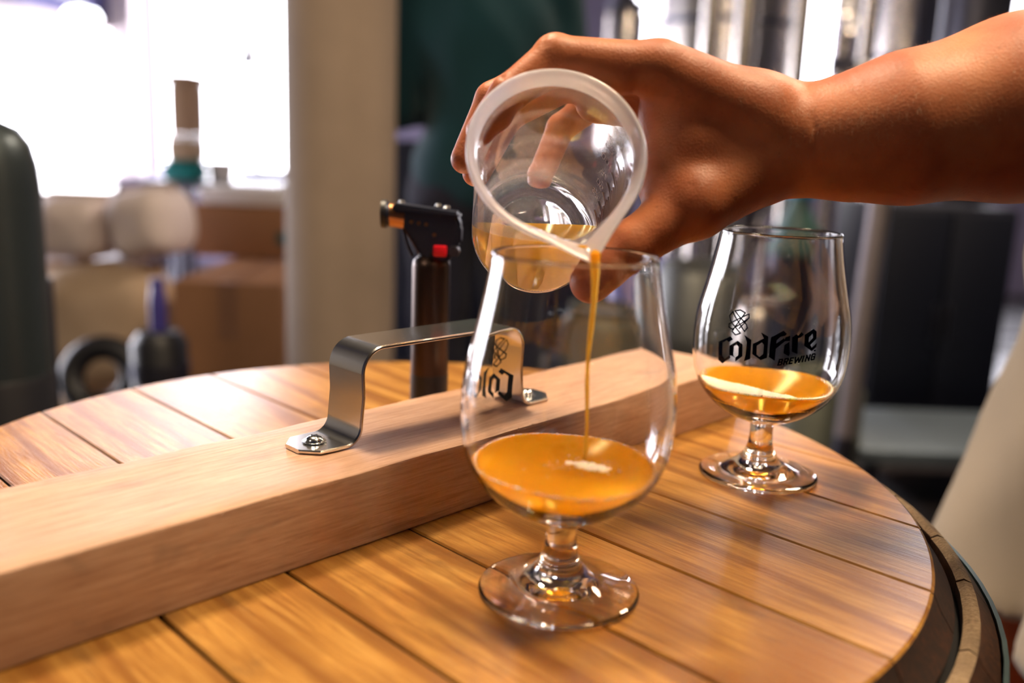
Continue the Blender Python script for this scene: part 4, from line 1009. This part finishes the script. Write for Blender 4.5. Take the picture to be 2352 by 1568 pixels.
z3 = onshelf('storage_bin', 402, 458, 172, 308, MT['card2'], 'tall taupe carton at the top of the rack stack', 'box', .01, z2+.001)
a = tdiv(500, 376); lr = tdiv(532, 376).x-a.x
t = empty('bucket', (a.x, Ysh+.05, zs_+.031), 0, 'lavender tinted white bucket on the rack beside the teal bin', 'bucket'); hh = a.z-zs_-.031
lathe('pail', [(0, 0), (lr*.78, 0), (lr*.96, hh), (lr*.9, hh), (lr*.74, .01), (0, .01)], MT['white'], t, 40); lathe('lid', [(0, hh-.003), (lr*1.02, hh-.003), (lr*1.02, hh+.012), (0, hh+.014)], MT['white'], t, 40)
# dim tool case on the window sill by the column
a = at(560, 388, 5.2); b = at(648, 418, 5.2)
t = empty('tool_case', ((a.x+b.x)/2, 5.2, b.z), 0, 'violet blue tool case on the grey bench below the window', 'case'); w = b.x-a.x; hh = a.z-b.z
box('case_body', (-w/2, -.1, 0), (w/2, .1, hh*.7), MT['blue'], t, .008); box('case_lid', (-w/2, -.1, hh*.72), (w/2, .1, hh), MT['blue'], t, .008); tube('case_handle', [(-.06, -.11, hh*.6), (-.06, -.14, hh*.6), (.06, -.14, hh*.6), (.06, -.11, hh*.6)], .008, MT['black'], t)
t2 = empty('work_bench', ((a.x+b.x)/2, 5.2, 0), 0, 'grey work bench below the big window behind the cartons', 'bench'); zb = b.z-.001
box('bench_top', (-.75, -.25, zb-.04), (.45, .3, zb), MT['wall'], t2, .004)
for sx in (-.7, .4):
    for sy in (-.2, .25): box('leg', (sx-.025, sy-.025, 0), (sx+.025, sy+.025, zb-.041), MT['steel_dark'], t2)
# violet spray bottle glinting between the sacks and the cartons
p = at(360, 640, 2.3)
t = empty('drum', (p.x, 2.3, 0), 0, 'dark upright drum between the grain sacks and the cartons', 'drum'); zt = at(360, 760, 2.3).z
lathe('drum_shell', [(0, 0), (.065, 0), (.07, .02), (.07, zt*.5), (.074, zt*.5+.01), (.07, zt*.5+.02), (.07, zt-.03), (.05, zt), (0, zt)], MT['black'], t, 40)
lathe('drum_band', [(.0705, zt-.12), (.073, zt-.12), (.073, zt-.08), (.0705, zt-.08)], MT['steel_dark'], t, 40, closed=True)
t = empty('spray_bottle', (p.x, 2.3, zt+.001), 0, 'small violet bottle on the drum between sacks and cartons', 'bottle'); hh = at(360, 640, 2.3).z-zt
lathe('bottle_body', [(0, 0), (.020, 0), (.022, .01), (.022, hh*.55), (.018, hh*.8), (.014, hh*.86), (0, hh*.86)], MT['blue'], t, 32); lathe('bottle_cap', [(0, hh*.85), (.018, hh*.85), (.018, hh), (0, hh)], MT['blue'], t, 24)
# stretch of low dark clutter outside the loading door: a parked trailer
a = at(90, 445, 9.5)
t = empty('trailer', (at(190, 440, 9.5).x, 9.6, 0), .25, 'dark low trailer seen outside through the left opening', 'trailer'); ht = a.z
box('trailer_bed', (-1.0, -.5, ht-.28), (1.0, .5, ht-.12), MT['lintel'], t, .03); box('trailer_box', (-.9, -.4, ht-.12), (-.55, .4, ht+.08), MT['steel_dark'], t, .05); box('trailer_side', (-.2, -.45, ht-.12), (.9, -.4, ht+.0), MT['lintel'], t, .02)
for sx in (-.5, .5):
    o = lathe('wheel', [(.1, -.06), (.26, -.06), (.29, 0), (.26, .06), (.1, .06)], MT['black'], t, 32, closed=True); o.location = (sx, -.55, .3); o.rotation_euler = (math.pi/2, 0, 0)
tube('axle', [(-.5, -.5, .3), (-.5, .5, .3)], .04, MT['black'], t); tube('axle', [(.5, -.5, .3), (.5, .5, .3)], .04, MT['black'], t)
struct(box('ground', (-14, 8.25, -.12), (8, 30, -.02), plain('pale_paving', (.6, .58, .55), .9)))
# two dark hanging shapes added for the leafy silhouettes outside the window
for px, py, lb in ((434, 100, 'small dark hanging shape added for a leafy silhouette outside, above the rack stack'), (566, 98, 'small dark hanging shape added for a leafy silhouette outside, near the column')):
    p = at(px, py, 7.0); t = empty('silhouette_shape', (p.x, p.y, p.z-.22), 0, lb, 'lamp'); lathe('shade', [(.012, .22), (.03, .19), (.055, .06), (.05, .06), (.02, .18)], MT['steel_dark'], t, 24, closed=True); tube('cord', [(0, 0, .2), (0, 0, 4.49-p.z+.22)], .008, MT['steel_dark'], t, 8)

# ------------------------------------------------------------------ brewing tanks on the right
def tank(px0, px1, Y, pyc, label, mat=MT['steel'], legs=True, cone=.6, top=3.6):
    a = at(px0, 250, Y); b = at(px1, 250, Y); r = (b.x-a.x)/2; zc = at((px0+px1)/2, pyc, Y).z
    t = empty('fermenter', ((a.x+b.x)/2, Y+r, 0), 0, label, 'tank', 'steel fermenters along the right')
    lathe('tank_shell', [(0, top+.18), (r*.5, top+.15), (r*.85, top+.07), (r, top), (r, zc), (r*.995, zc-.01)], mat, t, 72); lathe('tank_cone', [(r, zc), (r*.97, zc-.03), (r*.13, zc-cone), (r*.11, zc-cone-.08), (0, zc-cone-.08)], mat, t, 72)
    for z in (zc+.02, zc+.75, zc+1.5): lathe('tank_band', [(r*1.0, z), (r*1.012, z), (r*1.012, z+.03), (r*1.0, z+.03)], MT['steel_dark'], t, 72, closed=True)
    for q in range(4):
        an = math.pi/4+q*math.pi/2; x_, y_ = r*.93*math.cos(an), r*.93*math.sin(an); tube('leg', [(x_*.97, y_*.97, zc+.04), (x_*1.05, y_*1.05, .02)], .028, mat, t); lathe('foot_pad', [(0, 0), (.05, 0), (.05, .02), (0, .02)], mat, t, 20).location = (x_*1.05, y_*1.05, 0)
    tube('drain_pipe', [(0, 0, zc-cone-.08), (0, 0, zc-cone-.2), (0, -r*.8, zc-cone-.2)], .025, mat, t)
    return t, r, zc
t1, r1_, z1_ = tank(1512, 1846, 4.0, 470, 'wide steel fermenter nearest behind the pouring hand')
t2_, r2_, z2_ = tank(2010, 2170, 4.6, 500, 'narrower steel fermenter right of the gauge column', cone=.5)
t3_, r3_, z3_ = tank(2172, 2330, 3.9, 430, 'dark steel fermenter at the far right', MT['steel_dark'], cone=.55)
t4_, r4_, z4_ = tank(1380, 1475, 6.6, 520, 'small distant steel fermenter behind the teal-shirted person', MT['steel'], cone=.4, top=2.0)
# gauge column with dials
p = at(1960, 150, 4.2)
t = empty('gauge_column', (p.x, p.y, 0), 0, 'upright pipe column with round dial gauges between two fermenters', 'pipework')
tube('riser_pipe', [(-.05, 0, 0), (-.05, 0, 3.8)], .040, MT['steel'], t, 20); tube('riser_pipe', [(.06, .02, 0), (.06, .02, 3.8)], .036, MT['steel'], t, 20)
for py, px in ((50, 1952), (10, 1945), (160, 1985)):
    q = at(px, py, 4.13)-Vector((p.x, p.y, 0)); g = lathe('dial_gauge', [(0, .01), (.035, .01), (.042, .014), (.045, 0), (.035, -.02), (0, -.02)], MT['steel'], t, 32); g.location = q; g.rotation_euler = (math.pi/2, 0, 0); lathe('dial_face', [(0, .0125), (.034, .0122), (0, .012)], MT['white'], g, 24)
for z in (1.5, 1.85): o = lathe('clamp_collar', [(.04, -.03), (.056, -.03), (.056, .03), (.04, .03)], MT['steel_dark'], t, 24, closed=True); o.location = (-.05, 0, z)
# teal funnel-shaped hopper and blue valve just below the wrist
p = at(1838, 560, 2.9); t = empty('hopper', (p.x, 2.95, 0), 0, 'teal green conical hopper with a blue valve under the wrist', 'hopper')
zt = at(1838, 452, 2.9).z; zb = at(1838, 585, 2.9).z; rr = (at(1912, 600, 2.9).x-at(1770, 600, 2.9).x)/2
m_ = plain('sea_green_enamel', (.06, .13, .12), .45)
lathe('hopper_cone', [(0, zb), (rr, zb), (rr*1.02, zb+.02), (rr*.35, zt-.03), (rr*.3, zt), (0, zt)], m_, t, 48); lathe('valve_body', [(0, zt), (.05, zt), (.05, zt+.07), (0, zt+.07)], plain('azure_plastic', (.0, .22, .45), .4), t, 24); lathe('hopper_drum', [(0, .3), (rr*.98, .3), (rr*.98, zb-.002), (0, zb-.002)], MT['steel_dark'], t, 48)
for q in range(3): an = q*2.1+.4; tube('leg', [(rr*.8*math.cos(an), rr*.8*math.sin(an), 0), (rr*.8*math.cos(an), rr*.8*math.sin(an), .31)], .02, MT['steel_dark'], t)
# leaning pale pipe right of the rear glass
a = at(2022, 455, 2.05); b = at(1940, 1000, 2.05)
t = empty('leaning_pipe', (b.x, b.y, b.z), 0, 'dull steel pipe leaning in the dark right of the rear glass', 'pipe'); d = (a-b); tube('pipe_shaft', [d*0, d*1.12], .024, plain('dull_steel', (.25, .22, .24), .5, .5), t, 20)
s2 = tube('pipe_foot', [Vector((0, 0, 0)), Vector((b.x*0-.03, 0, -b.z))], .024, MT['steel_dark'], t, 16)
# stack of pale buckets and bottles seen between the two glasses
def pail(px, pyt, Y, r, h, mat, label, zb=None, cat='bucket'):
    p = at(px, pyt, Y); zb = p.z-h; t = empty('bucket' if cat == 'bucket' else 'keg', (p.x, p.y, zb), 0, label, cat)
    if cat == 'keg': lathe('keg_shell', [(0, 0), (r*.85, 0), (r, .05), (r, h*.35), (r*1.04, h*.37), (r, h*.39), (r, h*.65), (r*1.04, h*.67), (r, h*.69), (r, h-.05), (r*.85, h-.02), (0, h-.02)], mat, t, 48); lathe('keg_collar', [(r*.8, h-.03), (r*.84, h-.03), (r*.86, h), (r*.8, h)], mat, t, 48, closed=True)
    else: lathe('pail', [(0, 0), (r*.85, 0), (r, h), (r*.96, h), (r*.8, .01), (0, .01)], mat, t, 40); lathe('pail_lid', [(0, h-.004), (r*1.03, h-.004), (r*1.03, h+.01), (0, h+.012)], mat, t, 40)
    return t
gk = plain('weathered_keg', (.17, .175, .17), .45, .6)
def gkeg(px, pyt, Y, r, mat, label): p = at(px, pyt, Y); return pail(px, pyt, Y, r, p.z-.001, mat, label, cat='keg')
gkeg(1600, 600, 3.0, .13, gk, 'tall grey keg seen between the two tulip glasses'); gkeg(1405, 700, 2.5, .14, plain('olive_keg', (.10, .10, .075), .5, .3), 'olive grey keg seen through the front glass')
gkeg(1235, 780, 3.4, .14, MT['steel_dark'], 'dark keg seen low through the front glass'); gkeg(1740, 690, 2.6, .08, MT['steel'], 'steel keg glimpsed through the rear glass bowl')
t = gkeg(1490, 590, 3.42, .12, plain('periwinkle_plastic', (.24, .24, .62), .4), 'periwinkle blue drum right of the thumb'); 
gkeg(1900, 850, 2.35, .10, plain('sage_keg', (.17, .18, .14), .5, .3), 'sage grey keg low behind the rear glass')
# low slab added to stand in for the blue-grey sheen of the right floor
a = at(1900, 985, 3.0); t = empty('floor_sheen_slab', (at(2330, 1000, 2.75).x, 2.72, 0), 0, 'low slab added as the blue-grey sheen of the dark floor at right', 'platform'); hz = at(2100, 1025, 2.72).z
hz = max(.1, hz); w = .80
m_ = plain('blue_grey_sheen', (.20, .25, .30), .4, .6)
box('sheen_slab_top', (-w/2-.1, -.05, hz-.05), (w/2, .45, hz), m_, t, .01)
for sx in (-.46, .34):
    for sy in (0, .38): box('leg', (sx, sy, 0), (sx+.04, sy+.04, hz-.05), MT['steel_dark'], t)

a = at(2035, 470, 3.35); b = at(2345, 470, 3.35)
t = empty('darkening_cabinet', ((a.x+b.x)/2, 3.35, 0), 0, 'tall near-black cabinet shape added to darken the area under the forearm', 'cabinet'); w = b.x-a.x; zc = a.z  # near-black box added to darken this side of the background
hz_ = at(2100, 968, 3.35).z
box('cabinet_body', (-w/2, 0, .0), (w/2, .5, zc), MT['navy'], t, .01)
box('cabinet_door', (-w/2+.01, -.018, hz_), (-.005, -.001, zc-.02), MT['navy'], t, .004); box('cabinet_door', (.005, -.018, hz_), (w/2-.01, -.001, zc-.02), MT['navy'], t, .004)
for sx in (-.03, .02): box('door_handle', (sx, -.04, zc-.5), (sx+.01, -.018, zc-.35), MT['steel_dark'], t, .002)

a = at(890, 400, 4.6); b = at(1440, 400, 4.6)
t = empty('darkening_cabinet_back', ((a.x+b.x)/2, 4.6, 0), 0, 'wide dark cabinet shape added to darken the background behind the teal-clad person', 'cabinet'); w = b.x-a.x; zc = at(1150, 330, 4.6).z  # dark box added to deepen the background around the person
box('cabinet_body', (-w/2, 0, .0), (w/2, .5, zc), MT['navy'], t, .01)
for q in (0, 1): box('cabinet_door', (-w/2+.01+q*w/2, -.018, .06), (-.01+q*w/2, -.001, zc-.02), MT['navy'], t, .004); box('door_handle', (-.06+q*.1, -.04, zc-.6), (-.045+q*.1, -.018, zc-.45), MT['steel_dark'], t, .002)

p = at(1625, 150, 3.72)
t = empty('reflection_pipes', (p.x, 3.72, 0), 0, 'three upright pipes added as the bright reflection stripes of the wide steel fermenter', 'pipework')  # pipes added to imitate the vertical reflections on the tank
for k, px in enumerate((1625, 1706, 1832)): q = at(px, 150, 3.72+.04*k); tube('riser_pipe', [(q.x-p.x, .04*k, 0.03), (q.x-p.x, .04*k, 3.9)], (.038, .044, .034)[k], MT['steel'], t, 24); box('base_flange', (q.x-p.x-.06, .04*k-.06, 0), (q.x-p.x+.06, .04*k+.06, .03), MT['steel_dark'], t)
